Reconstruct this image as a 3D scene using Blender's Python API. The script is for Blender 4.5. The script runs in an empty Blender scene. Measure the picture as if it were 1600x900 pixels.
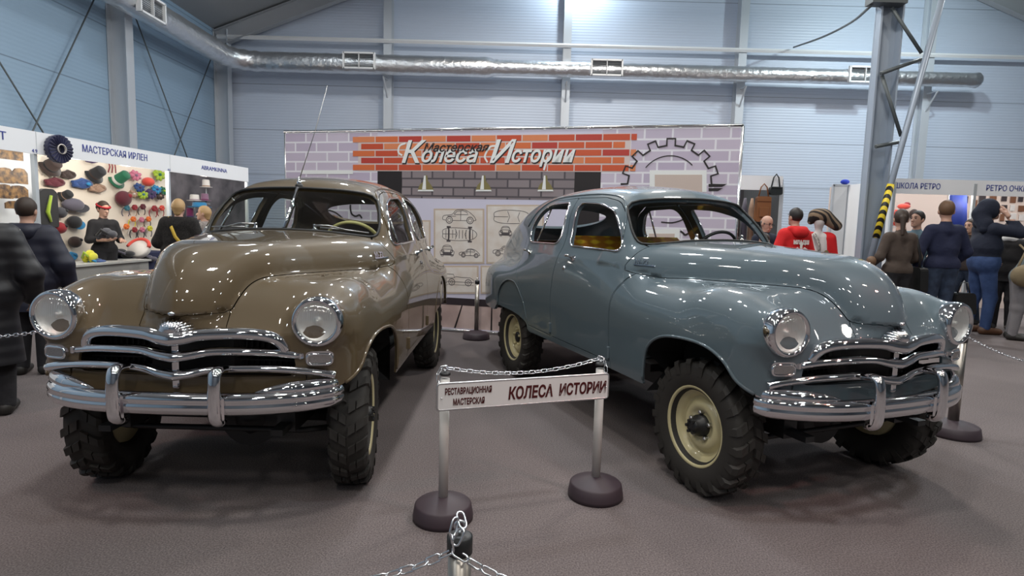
import bpy, bmesh, math, random
import numpy as np
from mathutils import Vector as Vec, Matrix
random.seed(7); RNG = np.random.default_rng(7)
S = bpy.context.scene; C = S.collection
# ------------------------------------------------------------------ camera, world, lights, exposure
FPX = 920.84; PITCH = math.radians(5.966); ROLL = math.radians(1.4957); CAM_H = 1.4567
cd = bpy.data.cameras.new('camera'); cam = bpy.data.objects.new('camera', cd); C.objects.link(cam); S.camera = cam
cd.sensor_width = 36.; cd.sensor_fit = 'HORIZONTAL'; cd.lens = 36. * FPX / 1600.; cd.clip_start = .05; cd.clip_end = 200
_p = Matrix.Rotation(math.pi / 2 - PITCH, 4, 'X') @ Matrix.Rotation(ROLL, 4, 'Z')
cam.matrix_world = Matrix.Translation((0, 0, CAM_H)) @ _p
S.view_settings.view_transform = 'Standard'; S.view_settings.look = 'None'; S.view_settings.gamma = 1.; S.view_settings.use_curve_mapping = False
S.view_settings.exposure = 0.0
S.cycles.use_denoising = True
w = bpy.data.worlds.new('hall_light'); S.world = w; w.use_nodes = True
w.node_tree.nodes['Background'].inputs['Color'].default_value = (.70, .80, .95, 1); w.node_tree.nodes['Background'].inputs['Strength'].default_value = .35
def lamp(name, loc, power, col=(1, .95, .88), r=.12, kind='POINT', target=None, size=None, spot=None):
    l = bpy.data.lights.new(name, kind); l.energy = power; l.color = col
    if kind == 'AREA': l.shape = 'RECTANGLE'; l.size, l.size_y = size
    else: l.shadow_soft_size = r
    if spot: l.spot_size = spot; l.spot_blend = .5
    o = bpy.data.objects.new(name, l); C.objects.link(o); o.location = loc
    if target is not None: o.rotation_euler = (Vec(target) - Vec(loc)).to_track_quat('-Z', 'Y').to_euler()
    return o
# high bay lamps of the hall (soft discs), plus small bright spots
_cols = [(1, .96, .90), (.88, .95, 1), (1, .93, .84)]
_n = 0
for _y, _pw in ((-8.5, (40, 60, 60, 60)), (-3.5, (50, 90, 90, 70)), (1.5, (55, 125, 125, 80)), (6.5, (60, 135, 140, 140)), (12.0, (80, 180, 230, 270))):
    for _x, _p in zip((-5.0, -.6, 3.2, 10.0), _pw):
        lamp(f'high_bay_{_n}', (_x, _y, 7.4), _p, _cols[_n % 3], kind='AREA', size=(.5, .5), target=(_x, _y, 0)); _n += 1
for _x, _y, _z, _p, _c in ((-3.2, .4, 5.4, 60, (1, .9, .8)), (-1.0, -1.2, 5.2, 60, (1, 1, 1)), (1.8, .2, 5.4, 60, (1, 1, 1)), (3.6, 1.4, 5.2, 50, (1, .85, .7)), (-.4, 4.6, 5.6, 60, (.9, .97, 1)), (1.6, 15.9, 8.3, 220, (.80, .93, 1)), (9.5, 13.5, 7.0, 340, (.80, .97, 1.0)), (-2.6, 3.2, 5.0, 45, (.80, .95, 1.0)), (-2.2, 8.6, 5.4, 90, (.92, .96, 1.0))):
    lamp(f'spot_{_n}', (_x, _y, _z), _p, _c, r=.09); _n += 1
lamp('red_spot', (4.6, .4, 5.5), 210, (1, .42, .36), r=.1, kind='SPOT', target=(.9, 2.6, 0), spot=.42)
lamp('rose_spot', (-5.0, 1.2, 5.5), 160, (1, .55, .48), r=.1, kind='SPOT', target=(-2.9, 3.4, 0), spot=.5)
# ------------------------------------------------------------------ helpers
def link(o):
    C.objects.link(o); return o
def mat(name, col, rough=.5, metal=0., coat=0., spec=.5, **kw):
    m = bpy.data.materials.get(name)
    if m: return m
    m = bpy.data.materials.new(name); m.use_nodes = True
    b = m.node_tree.nodes['Principled BSDF']
    b.inputs['Base Color'].default_value = (*col, 1); b.inputs['Roughness'].default_value = rough
    b.inputs['Metallic'].default_value = metal; b.inputs['Specular IOR Level'].default_value = spec
    if coat: b.inputs['Coat Weight'].default_value = coat; b.inputs['Coat Roughness'].default_value = kw.get('coat_rough', .03)
    if 'emit' in kw:
        b.inputs['Emission Color'].default_value = (*kw.get('ecol', col), 1); b.inputs['Emission Strength'].default_value = kw['emit']
    if 'alpha' in kw: b.inputs['Alpha'].default_value = kw['alpha']
    if 'sheen' in kw: b.inputs['Sheen Weight'].default_value = kw['sheen']
    return m
def nodes(m):
    nt = m.node_tree; return nt, nt.nodes['Principled BSDF']
def noise_color(m, c1, c2, scale, detail=3., lo=.35, hi=.65, bump=0., bscale=None, coord='Object'):
    nt, b = nodes(m); N = nt.nodes; L = nt.links
    tc = N.new('ShaderNodeTexCoord'); n = N.new('ShaderNodeTexNoise'); n.inputs['Scale'].default_value = scale; n.inputs['Detail'].default_value = detail
    L.new(tc.outputs[coord], n.inputs['Vector']); r = N.new('ShaderNodeValToRGB')
    r.color_ramp.elements[0].position = lo; r.color_ramp.elements[1].position = hi
    r.color_ramp.elements[0].color = (*c1, 1); r.color_ramp.elements[1].color = (*c2, 1)
    L.new(n.outputs['Fac'], r.inputs['Fac']); L.new(r.outputs['Color'], b.inputs['Base Color'])
    if bump:
        n2 = N.new('ShaderNodeTexNoise'); n2.inputs['Scale'].default_value = bscale or scale * 3; L.new(tc.outputs[coord], n2.inputs['Vector'])
        bp = N.new('ShaderNodeBump'); bp.inputs['Strength'].default_value = bump; bp.inputs['Distance'].default_value = .01
        L.new(n2.outputs['Fac'], bp.inputs['Height']); L.new(bp.outputs['Normal'], b.inputs['Normal'])
    return m
def tag(o, label=None, cat=None, group=None, kind=None):
    if label: o['label'] = label
    if cat: o['category'] = cat
    if group: o['group'] = group
    if kind: o['kind'] = kind
    return o
def empty(name, loc=(0, 0, 0), rz=0., label=None, cat=None, group=None):
    o = bpy.data.objects.new(name, None); link(o); o.location = loc; o.rotation_euler = (0, 0, rz); o.empty_display_size = .1
    return tag(o, label, cat, group)
def meshobj(name, V, F, m=None, parent=None, smooth=False, normals=None, fm=None, mats=None):
    me = bpy.data.meshes.new(name)
    me.from_pydata([tuple(map(float, v)) for v in V] if not isinstance(V, np.ndarray) else V.tolist(), [], F.tolist() if isinstance(F, np.ndarray) else F)
    for q in (mats or ([m] if m else [])): me.materials.append(q)
    if fm is not None: me.polygons.foreach_set('material_index', np.asarray(fm, dtype=np.int32))
    if smooth or normals is not None: me.polygons.foreach_set('use_smooth', [True] * len(me.polygons))
    me.update()
    if normals is not None: me.normals_split_custom_set_from_vertices(np.asarray(normals, float).tolist())
    o = bpy.data.objects.new(name, me); link(o)
    if parent: o.parent = parent
    return o
def copy_tree(o, parent=None, matfn=None):
    c = o.copy(); link(c); c.parent = parent
    if matfn and c.type == 'MESH': matfn(c)
    for ch in list(o.children): copy_tree(ch, c, matfn)
    return c
class MB:
    """collects simple solids into ONE mesh"""
    def __init__(s): s.V = []; s.F = []; s.S = []; s.M = []; s.mi = 0
    def add(s, V, F, smooth=False):
        n = len(s.V); s.V += [tuple(v) for v in V]; s.F += [[i + n for i in f] for f in F]; s.S += [smooth] * len(F); s.M += [s.mi] * len(F); return s
    def box(s, c, d, R=None, bev=0.):
        x, y, z = [q / 2 for q in d]
        if bev:
            b = bev; V = []
            # chamfered box: 24 verts
            for sx in (-1, 1):
                for sy in (-1, 1):
                    for sz in (-1, 1):
                        V += [(sx * x, sy * (y - b), sz * (z - b)), (sx * (x - b), sy * y, sz * (z - b)), (sx * (x - b), sy * (y - b), sz * z)]
            bm = bmesh.new()
            for v in V: bm.verts.new(v)
            bmesh.ops.convex_hull(bm, input=bm.verts[:]); bm.verts.index_update()
            V = [v.co.copy() for v in bm.verts]; F = [[q.index for q in f.verts] for f in bm.faces]; bm.free()
        else:
            V = [Vec((sx * x, sy * y, sz * z)) for sx in (-1, 1) for sy in (-1, 1) for sz in (-1, 1)]
            F = [(0, 1, 3, 2), (4, 6, 7, 5), (0, 4, 5, 1), (2, 3, 7, 6), (0, 2, 6, 4), (1, 5, 7, 3)]
        M = R.to_matrix() if hasattr(R, 'to_matrix') else R
        V = [(M @ Vec(v) if M is not None else Vec(v)) + Vec(c) for v in V]
        return s.add(V, F)
    def tube(s, P, r, n=10, closed=False, caps=True, smooth=True, flat=1., up=None):
        P = [Vec(p) for p in P]; k = len(P); rr = r if hasattr(r, '__len__') else [r] * k
        V = []; F = []; U = None
        for i, p in enumerate(P):
            a = P[i - 1] if (i > 0 or closed) else P[i]; b = P[(i + 1) % k] if (i < k - 1 or closed) else P[i]
            t = (b - a).normalized()
            if U is None:
                U = Vec(up) if up else (Vec((0, 0, 1)) if abs(t.z) < .9 else Vec((1, 0, 0)))
            U = (U - t * U.dot(t)).normalized(); W = t.cross(U)
            for j in range(n):
                q = 2 * math.pi * j / n; V.append(p + (U * math.cos(q) * flat + W * math.sin(q)) * rr[i])
        for i in range(k if closed else k - 1):
            for j in range(n):
                a = i * n + j; b = i * n + (j + 1) % n; c = ((i + 1) % k) * n + (j + 1) % n; d = ((i + 1) % k) * n + j
                F.append((a, b, c, d))
        s.add(V, F, smooth)
        if caps and not closed:
            s.add(V[:n], [list(range(n))[::-1]]); s.add(V[-n:], [list(range(n))])
        return s
    def sweep(s, P, prof, up=(0, 0, 1), closed=False, smooth=True, caps=True, scale=None, profclosed=True):
        """sweep 2D profile (u along side, v along up) along P"""
        P = [Vec(p) for p in P]; k = len(P); n = len(prof); V = []; F = []
        for i, p in enumerate(P):
            a = P[i - 1] if (i > 0 or closed) else P[i]; b = P[(i + 1) % k] if (i < k - 1 or closed) else P[i]
            t = (b - a).normalized(); U = Vec(up); U = (U - t * U.dot(t)).normalized(); W = t.cross(U); sc = scale[i] if scale else 1.
            for (u, v) in prof: V.append(p + W * u * sc + U * v * sc)
        m = n if profclosed else n - 1
        for i in range(k if closed else k - 1):
            for j in range(m):
                a = i * n + j; b = i * n + (j + 1) % n; c = ((i + 1) % k) * n + (j + 1) % n; d = ((i + 1) % k) * n + j
                F.append((a, b, c, d))
        s.add(V, F, smooth)
        if caps and not closed and profclosed: s.add(V[:n], [list(range(n))[::-1]]); s.add(V[-n:], [list(range(n))])
        return s
    def lathe(s, prof, c=(0, 0, 0), axis='z', n=32, smooth=True, R=None):
        V = []; F = []; k = len(prof)
        for (r, h) in prof:
            for j in range(n):
                q = 2 * math.pi * j / n; x, y = r * math.cos(q), r * math.sin(q)
                v = Vec((x, y, h)) if axis == 'z' else (Vec((x, h, y)) if axis == 'y' else Vec((h, x, y)))
                if R is not None: v = R @ v
                V.append(v + Vec(c))
        for i in range(k - 1):
            for j in range(n):
                f = (i * n + j, i * n + (j + 1) % n, (i + 1) * n + (j + 1) % n, (i + 1) * n + j)
                F.append(f if axis != 'y' else f[::-1])
        return s.add(V, F, smooth)
    def prism(s, poly, p0, ux, uy, un, t):
        """extrude a 2D polygon: origin p0, axes ux, uy, thickness t along un"""
        p0, ux, uy, un = Vec(p0), Vec(ux), Vec(uy), Vec(un); n = len(poly)
        A = [p0 + ux * a + uy * b for a, b in poly]; B = [v + un * t for v in A]
        F = [list(range(n))[::-1], [n + i for i in range(n)]] + [[i, (i + 1) % n, n + (i + 1) % n, n + i] for i in range(n)]
        return s.add(A + B, F)
    def ball(s, c, r, n=12, m=8, R=None):
        r = Vec(r) if hasattr(r, '__len__') else Vec((r, r, r)); V = []; F = []
        for i in range(m + 1):
            a = math.pi * i / m
            for j in range(n):
                q = 2 * math.pi * j / n; v = Vec((r.x * math.sin(a) * math.cos(q), r.y * math.sin(a) * math.sin(q), r.z * math.cos(a)))
                if R is not None: v = R @ v
                V.append(v + Vec(c))
        for i in range(m):
            for j in range(n): F.append((i * n + j, (i + 1) * n + j, (i + 1) * n + (j + 1) % n, i * n + (j + 1) % n))
        return s.add(V, F, True)
    def build(s, name, m=None, parent=None, mats=None, weld=True):
        me = bpy.data.meshes.new(name); me.from_pydata(s.V, [], s.F)
        for q in (mats or ([m] if m else [])): me.materials.append(q)
        me.polygons.foreach_set('use_smooth', s.S); me.polygons.foreach_set('material_index', s.M); me.update()
        if weld:
            bm = bmesh.new(); bm.from_mesh(me); bmesh.ops.remove_doubles(bm, verts=bm.verts[:], dist=1e-5)
            bmesh.ops.recalc_face_normals(bm, faces=bm.faces[:]); bm.to_mesh(me); bm.free()
        o = bpy.data.objects.new(name, me); link(o)
        if parent: o.parent = parent
        return o
def spl(xs, ys):
    """natural cubic spline"""
    x = np.array(xs, float); y = np.array(ys, float)
    if x[0] > x[-1]: x = x[::-1]; y = y[::-1]
    n = len(x); h = np.diff(x); A = np.eye(n); b = np.zeros(n)
    for i in range(1, n - 1):
        A[i, i - 1] = h[i - 1]; A[i, i] = 2 * (h[i - 1] + h[i]); A[i, i + 1] = h[i]; b[i] = 6 * ((y[i + 1] - y[i]) / h[i] - (y[i] - y[i - 1]) / h[i - 1])
    M = np.linalg.solve(A, b)
    s0 = (y[1] - y[0]) / h[0] - h[0] * M[1] / 6; s1 = (y[-1] - y[-2]) / h[-1] + h[-1] * M[-2] / 6
    def f(q):
        q = np.asarray(q, float); i = np.clip(np.searchsorted(x, q) - 1, 0, n - 2); d = h[i]; a = (x[i + 1] - q) / d; c = (q - x[i]) / d
        r = a * y[i] + c * y[i + 1] + ((a ** 3 - a) * M[i] + (c ** 3 - c) * M[i + 1]) * d * d / 6
        r = np.where(q < x[0], y[0] + s0 * (q - x[0]), r); return np.where(q > x[-1], y[-1] + s1 * (q - x[-1]), r)
    return f
def smooth_curve(P, n, closed=False):
    """Catmull-Rom through points, n per span"""
    P = [np.array(p, float) for p in P]; k = len(P); out = []
    for i in range(k if closed else k - 1):
        p0 = P[i - 1] if (i > 0 or closed) else 2 * P[0] - P[1]; p1 = P[i]; p2 = P[(i + 1) % k]
        p3 = P[(i + 2) % k] if (i < k - 2 or closed) else 2 * P[-1] - P[-2]
        for j in range(n):
            t = j / n; out.append(.5 * (2 * p1 + (p2 - p0) * t + (2 * p0 - 5 * p1 + 4 * p2 - p3) * t * t + (3 * p1 - p0 - 3 * p2 + p3) * t ** 3))
    if not closed: out.append(P[-1])
    return np.array(out)
def smin(a, b, k):
    h = np.maximum(k - np.abs(a - b), 0) / k; return np.minimum(a, b) - h * h * k * .25
def smax(a, b, k): return -smin(-a, -b, k)
def grad(f, P, e=1e-3):
    G = np.zeros_like(P)
    for i in range(3):
        A = P.copy(); A[:, i] += e; B = P.copy(); B[:, i] -= e; G[:, i] = (f(A) - f(B)) / (2 * e)
    return G
def project(f, P, it=4, cap=.01):
    for _ in range(it):
        g = grad(f, P); v = f(P); d = -(v / np.maximum((g * g).sum(1), 1e-6))[:, None] * g
        l = np.linalg.norm(d, axis=1, keepdims=True); P = P + d * np.minimum(1, cap / np.maximum(l, 1e-9))
    return P
def unit(G): return G / np.maximum(np.linalg.norm(G, axis=1, keepdims=True), 1e-9)
def surfnet(f, lo, hi, h, newton=4):
    """surface nets of f<0 on a grid; returns vertices on f=0, unit normals, triangles"""
    ax = [np.arange(a, b + h, h) for a, b in zip(lo, hi)]; nx, ny, nz = map(len, ax)
    G = np.stack(np.meshgrid(*ax, indexing='ij'), -1).reshape(-1, 3); D = np.empty(len(G))
    for i in range(0, len(G), 400000): D[i:i + 400000] = f(G[i:i + 400000])
    D = D.reshape(nx, ny, nz); S = D < 0
    c = np.zeros((nx - 1, ny - 1, nz - 1, 3)); w = np.zeros((nx - 1, ny - 1, nz - 1))
    I = np.stack(np.meshgrid(np.arange(nx - 1), np.arange(ny - 1), np.arange(nz - 1), indexing='ij'), -1).astype(float)
    cor = [(i, j, k) for i in (0, 1) for j in (0, 1) for k in (0, 1)]
    def g(q): return D[q[0]:nx - 1 + q[0], q[1]:ny - 1 + q[1], q[2]:nz - 1 + q[2]]
    for p in cor:
        for a in range(3):
            if p[a] == 0:
                q = list(p); q[a] = 1; A = g(p); B = g(q); m = (A < 0) != (B < 0)
                t = np.where(m, A / np.where(m, A - B, 1), 0)
                for b in range(3): c[..., b] += np.where(m, p[b] + (t if b == a else 0), 0)
                w += m
    act = w > 0; idx = -np.ones(act.shape, int); idx[act] = np.arange(act.sum())
    V = np.array(lo) + (I[act] + c[act] / w[act][:, None]) * h
    T = []
    for a in range(3):
        sl0 = [slice(None)] * 3; sl1 = [slice(None)] * 3; sl0[a] = slice(0, -1); sl1[a] = slice(1, None)
        m = S[tuple(sl0)] != S[tuple(sl1)]; b, d = (a + 1) % 3, (a + 2) % 3
        ii = np.argwhere(m); sh = np.array(act.shape)
        ok = (ii[:, b] > 0) & (ii[:, d] > 0) & (ii[:, b] < sh[b]) & (ii[:, d] < sh[d]) & (ii[:, a] < sh[a]); ii = ii[ok]
        fl = S[tuple(sl0)][tuple(ii.T)]
        def at(db, dd):
            j = ii.copy(); j[:, b] += db; j[:, d] += dd; return idx[tuple(j.T)]
        q = np.stack([at(-1, -1), at(0, -1), at(0, 0), at(-1, 0)], 1); q[~fl] = q[~fl][:, ::-1]
        T += [q[:, [0, 1, 2]], q[:, [0, 2, 3]]]
    T = np.concatenate(T); T = T[(T >= 0).all(1)]
    if newton: V = project(f, V, newton, h * .6)
    return V, unit(grad(f, V)), T
def clip(M, s):
    """keep the part of triangle mesh M=(V,N,T) where s<0"""
    V, N, T = M; neg = s < 0; cnt = neg[T].sum(1); keep = [T[cnt == 3]]
    EA = []; EB = []; tris = []   # new verts defined by edges
    def rot(T, first): return np.stack([T[np.arange(len(T)), (first + k) % 3] for k in range(3)], 1)
    t1 = T[cnt == 1]; t1 = rot(t1, np.argmax(neg[t1], 1)) if len(t1) else t1
    t2 = T[cnt == 2]; t2 = rot(t2, np.argmin(neg[t2], 1)) if len(t2) else t2
    e = np.concatenate([t1[:, [0, 1]], t1[:, [0, 2]], t2[:, [0, 1]], t2[:, [0, 2]]]) if len(t1) + len(t2) else np.zeros((0, 2), int)
    e = np.sort(e, 1)
    if len(e):
        ue, inv = np.unique(e, axis=0, return_inverse=True); inv = inv.reshape(-1)
        a, b = ue[:, 0], ue[:, 1]; t = (s[a] / (s[a] - s[b]))[:, None]
        nV = V[a] * (1 - t) + V[b] * t; nN = unit(N[a] * (1 - t) + N[b] * t); base = len(V)
        n1, n2 = len(t1), len(t2); i1, i2, i3, i4 = base + inv[:n1], base + inv[n1:2 * n1], base + inv[2 * n1:2 * n1 + n2], base + inv[2 * n1 + n2:]
        if n1: keep.append(np.stack([t1[:, 0], i1, i2], 1))
        if n2: keep += [np.stack([i3, t2[:, 1], t2[:, 2]], 1), np.stack([i3, t2[:, 2], i4], 1)]
        V = np.concatenate([V, nV]); N = np.concatenate([N, nN])
    T = np.concatenate(keep); T = T[(T[:, 0] != T[:, 1]) & (T[:, 1] != T[:, 2]) & (T[:, 0] != T[:, 2])]
    u, inv = np.unique(T, return_inverse=True); return V[u], N[u], inv.reshape(-1, 3)
def polysd(P, poly):
    """signed distance (neg inside) of 2D points to a closed polygon"""
    Q = np.asarray(poly, float); R = np.roll(Q, -1, 0); d = np.full(len(P), 1e9); ins = np.zeros(len(P), bool)
    for a, b in zip(Q, R):
        e = b - a; w = P - a; t = np.clip((w @ e) / max(e @ e, 1e-12), 0, 1); q = w - t[:, None] * e; d = np.minimum(d, (q * q).sum(1))
        c = ((a[1] <= P[:, 1]) != (b[1] <= P[:, 1])); 
        if abs(e[1]) > 1e-12: ins ^= c & (P[:, 0] < a[0] + (P[:, 1] - a[1]) / e[1] * e[0])
    return np.where(ins, -1, 1) * np.sqrt(d)
def shell(name, M, t, m, parent, inner=True):
    """give an open skin a thickness t (inwards) and link it"""
    V, N, T = M; n = len(V)
    if not inner: return meshobj(name, V, T, m, parent, normals=N)
    E = np.concatenate([T[:, [0, 1]], T[:, [1, 2]], T[:, [2, 0]]]); S = np.sort(E, 1)
    u, i, c = np.unique(S, axis=0, return_index=True, return_counts=True); B = E[i[c == 1]]
    W = V - N * t; bi = np.unique(B); mp = -np.ones(n, int); k = len(bi)
    mp[bi] = np.arange(k); A0 = 2 * n; R = np.stack([B[:, 1], B[:, 0]], 1)
    F = np.concatenate([T, T[:, ::-1] + n])
    rim = np.concatenate([np.stack([mp[R[:, 0]] + A0, mp[R[:, 1]] + A0, mp[R[:, 1]] + A0 + k], 1), np.stack([mp[R[:, 0]] + A0, mp[R[:, 1]] + A0 + k, mp[R[:, 0]] + A0 + k], 1)])
    VV = np.concatenate([V, W, V[bi], W[bi]])
    en = np.cross(V[B[:, 1]] - V[B[:, 0]], N[B[:, 0]]); RN = np.zeros((n, 3)); np.add.at(RN, B[:, 0], en); np.add.at(RN, B[:, 1], en); RN = unit(RN[bi])
    NN = np.concatenate([N, -N, RN, RN]); return meshobj(name, VV, np.concatenate([F, rim]), m, parent, normals=NN)
def text(name, body, size, m, loc, ux, uy, parent=None, extrude=.002, shear=0., offset=0., align='LEFT', width=None, space=1.):
    """flat lettering: mesh from a font curve, laid on axes ux (reading direction) and uy (up)"""
    cu = bpy.data.curves.new(name, 'FONT'); cu.body = body; cu.size = size; cu.extrude = extrude; cu.shear = shear; cu.offset = offset; cu.align_x = align; cu.space_character = space; cu.resolution_u = 3
    o = bpy.data.objects.new(name, cu); link(o); bpy.context.view_layer.update()
    me = bpy.data.meshes.new_from_object(o.evaluated_get(bpy.context.evaluated_depsgraph_get())); bpy.data.objects.remove(o); bpy.data.curves.remove(cu)
    me.name = name; me.materials.clear(); me.materials.append(m)
    ux = Vec(ux).normalized(); uy = Vec(uy).normalized(); un = ux.cross(uy)
    if width:
        xs = [v.co.x for v in me.vertices]; w = max(xs) - min(xs); k = width / w
        for v in me.vertices: v.co.x *= k
    M = Matrix((ux, uy, un)).transposed()
    for v in me.vertices: v.co = Vec(loc) + M @ v.co
    me.update(); o = bpy.data.objects.new(name, me); link(o)
    if parent: o.parent = parent
    return o
# ------------------------------------------------------------------ pixel -> world, used to lay things out at their real depth
CAM_ROT = (Matrix.Rotation(math.pi / 2 - PITCH, 4, 'X') @ Matrix.Rotation(ROLL, 4, 'Z')).to_3x3()
def ray(px, py): return CAM_ROT @ Vec(((px - 800) / FPX, (450 - py) / FPX, -1))
CAMP = Vec((0, 0, CAM_H))
def at(px, py, Y): r = ray(px, py); return CAMP + r * (Y / r.y)
def at_plane(px, py, p0, n): r = ray(px, py); n = Vec(n); return CAMP + r * ((Vec(p0) - CAMP).dot(n) / r.dot(n))
# ------------------------------------------------------------------ the hall
WY = 16.9; WX = -8.25
def cladding(name, col, seam0=1.49, pitch=1.24, dark=.55):
    m = mat(name, col, .45); nt, b = nodes(m); N = nt.nodes; L = nt.links
    tc = N.new('ShaderNodeTexCoord'); sx = N.new('ShaderNodeSeparateXYZ'); L.new(tc.outputs['Object'], sx.inputs[0])
    def mth(op, a, v=None, w=None):
        q = N.new('ShaderNodeMath'); q.operation = op
        for i, t in enumerate((a, v, w)):
            if t is None: continue
            if isinstance(t, (int, float)): q.inputs[i].default_value = t
            else: L.new(t, q.inputs[i])
        return q.outputs[0]
    z = sx.outputs[2]; s = mth('SINE', mth('MULTIPLY', z, 2 * math.pi / .075))
    fr = mth('FRACT', mth('DIVIDE', mth('SUBTRACT', z, seam0 - 10 * pitch), pitch)); seam = mth('LESS_THAN', fr, .016)
    mx = N.new('ShaderNodeMix'); mx.data_type = 'RGBA'; mx.inputs[6].default_value = (*col, 1); mx.inputs[7].default_value = (*[c * dark for c in col], 1)
    L.new(seam, mx.inputs[0]); L.new(mx.outputs[2], b.inputs['Base Color'])
    bp = N.new('ShaderNodeBump'); bp.inputs['Strength'].default_value = .16; bp.inputs['Distance'].default_value = .012
    L.new(mth('SUBTRACT', s, mth('MULTIPLY', seam, 4)), bp.inputs['Height']); L.new(bp.outputs['Normal'], b.inputs['Normal'])
    return m
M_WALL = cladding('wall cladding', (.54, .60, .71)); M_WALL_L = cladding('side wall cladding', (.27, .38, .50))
M_BLACKMETAL = mat('black metal', (.015, .015, .016), .45)
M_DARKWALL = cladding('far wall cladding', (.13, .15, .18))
M_WHITE = mat('white paint', (.80, .80, .80), .4); M_COLUMN = mat('galvanised column', (.55, .58, .62), .45, .3); M_COLGREY = mat('grey steel column', (.36, .42, .50), .4, .2)
M_DKSTEEL = mat('dark steel', (.10, .115, .12), .5, .2)
m = mat('carpet', (.15, .14, .135), .95, spec=.15)
nt, b = nodes(m); N = nt.nodes; L = nt.links; tc = N.new('ShaderNodeTexCoord')
n1 = N.new('ShaderNodeTexNoise'); n1.inputs['Scale'].default_value = 130; n1.inputs['Detail'].default_value = 5
r1 = N.new('ShaderNodeValToRGB'); r1.color_ramp.elements[0].position = .32; r1.color_ramp.elements[1].position = .70; r1.color_ramp.elements[0].color = (.092, .078, .077, 1); r1.color_ramp.elements[1].color = (.21, .18, .178, 1)
L.new(tc.outputs['Object'], n1.inputs['Vector']); L.new(n1.outputs['Fac'], r1.inputs['Fac'])
n2 = N.new('ShaderNodeTexNoise'); n2.inputs['Scale'].default_value = .9; n2.inputs['Detail'].default_value = 2; L.new(tc.outputs['Object'], n2.inputs['Vector'])
mr = N.new('ShaderNodeMapRange'); mr.inputs[1].default_value = .3; mr.inputs[2].default_value = .7; mr.inputs[3].default_value = .88; mr.inputs[4].default_value = 1.12; L.new(n2.outputs['Fac'], mr.inputs[0])
mx = N.new('ShaderNodeVectorMath'); mx.operation = 'SCALE'; L.new(r1.outputs['Color'], mx.inputs[0]); L.new(mr.outputs[0], mx.inputs['Scale']); L.new(mx.outputs[0], b.inputs['Base Color'])
bp = N.new('ShaderNodeBump'); bp.inputs['Strength'].default_value = .12; bp.inputs['Distance'].default_value = .001; L.new(n1.outputs['Fac'], bp.inputs['Height']); L.new(bp.outputs['Normal'], b.inputs['Normal'])
M_CARPET = m
M_CEIL = mat('ceiling fabric', (.30, .31, .32), .8); M_RAFTER = mat('rafter', (.34, .35, .37), .6)
def struct(o): o['kind'] = 'structure'; return o
struct(MB().box((4, 3, -.05), (26, 30, .1)).build('floor', M_CARPET))
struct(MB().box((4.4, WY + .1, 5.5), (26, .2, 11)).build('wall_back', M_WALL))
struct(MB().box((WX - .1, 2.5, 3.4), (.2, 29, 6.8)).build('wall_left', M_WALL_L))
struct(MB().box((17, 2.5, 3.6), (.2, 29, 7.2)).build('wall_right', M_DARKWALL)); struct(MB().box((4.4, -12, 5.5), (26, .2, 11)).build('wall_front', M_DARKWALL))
EZ = 6.55; SL = .385; RX = 4.4
struct(meshobj('ceiling', [(WX, -12, EZ), (RX, -12, EZ + SL * (RX - WX)), (17, -12, EZ), (WX, WY, EZ), (RX, WY, EZ + SL * (RX - WX)), (17, WY, EZ)], [(0, 1, 4, 3), (1, 2, 5, 4)], M_CEIL))
def ibeam(b, p, q, w=.22, d=.3, t=.02, side=(1, 0, 0)):
    b.sweep([p, q], [(-w / 2, -d / 2), (w / 2, -d / 2), (w / 2, -d / 2 + t), (t / 2, -d / 2 + t), (t / 2, d / 2 - t), (w / 2, d / 2 - t), (w / 2, d / 2), (-w / 2, d / 2), (-w / 2, d / 2 - t), (-t / 2, d / 2 - t), (-t / 2, -d / 2 + t), (-w / 2, -d / 2 + t)], up=side, smooth=False); return b
k = 0
for X in (-3.55, 1.33, 6.10, 11.2, 16.0):
    k += 1; c = struct(ibeam(MB(), (X, WY - .16, 0), (X, WY - .16, EZ + SL * (min(X, 2 * RX - X) - WX) - .1), .22, .30, .018, (0, 1, 0)).build(f'column_{k}', M_COLUMN))
for Y in (16.6, 12.35, 7.3, 2.2):
    k += 1; struct(ibeam(MB(), (WX + .2, Y, 0), (WX + .2, Y, EZ), .24, .38, .018, (1, 0, 0)).build(f'column_{k}', M_COLUMN))
for Y in (16.55, 11.9, 7.0):
    k += 1; rb = MB(); ibeam(rb, (WX + .1, Y, EZ - .25), (RX, Y, EZ + SL * (RX - WX) - .25), .2, .42, .02, (0, 0, 1)); ibeam(rb, (RX, Y, EZ + SL * (RX - WX) - .25), (16.9, Y, EZ - .25), .2, .42, .02, (0, 0, 1)); struct(rb.build(f'beam_{k}', M_RAFTER))
gb = MB(); gb.tube([(WX + .1, WY - .36, 6.36), (16.8, WY - .36, 6.36)], .055, n=4, smooth=False); struct(gb.build('trim_1', M_WHITE))
tb = MB()
for a, b_ in (((7.4, 6.4), (12.2, .6)), ((12.2, 6.3), (8.4, 0)), ((12.5, 6.4), (16.5, .5)), ((16.5, 6.2), (12.5, .3))): tb.tube([(WX + .12, a[0], min(a[1], 6.4)), (WX + .12, b_[0], b_[1])], .014, n=6)
struct(tb.build('trim_2', M_DKSTEEL))
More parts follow.
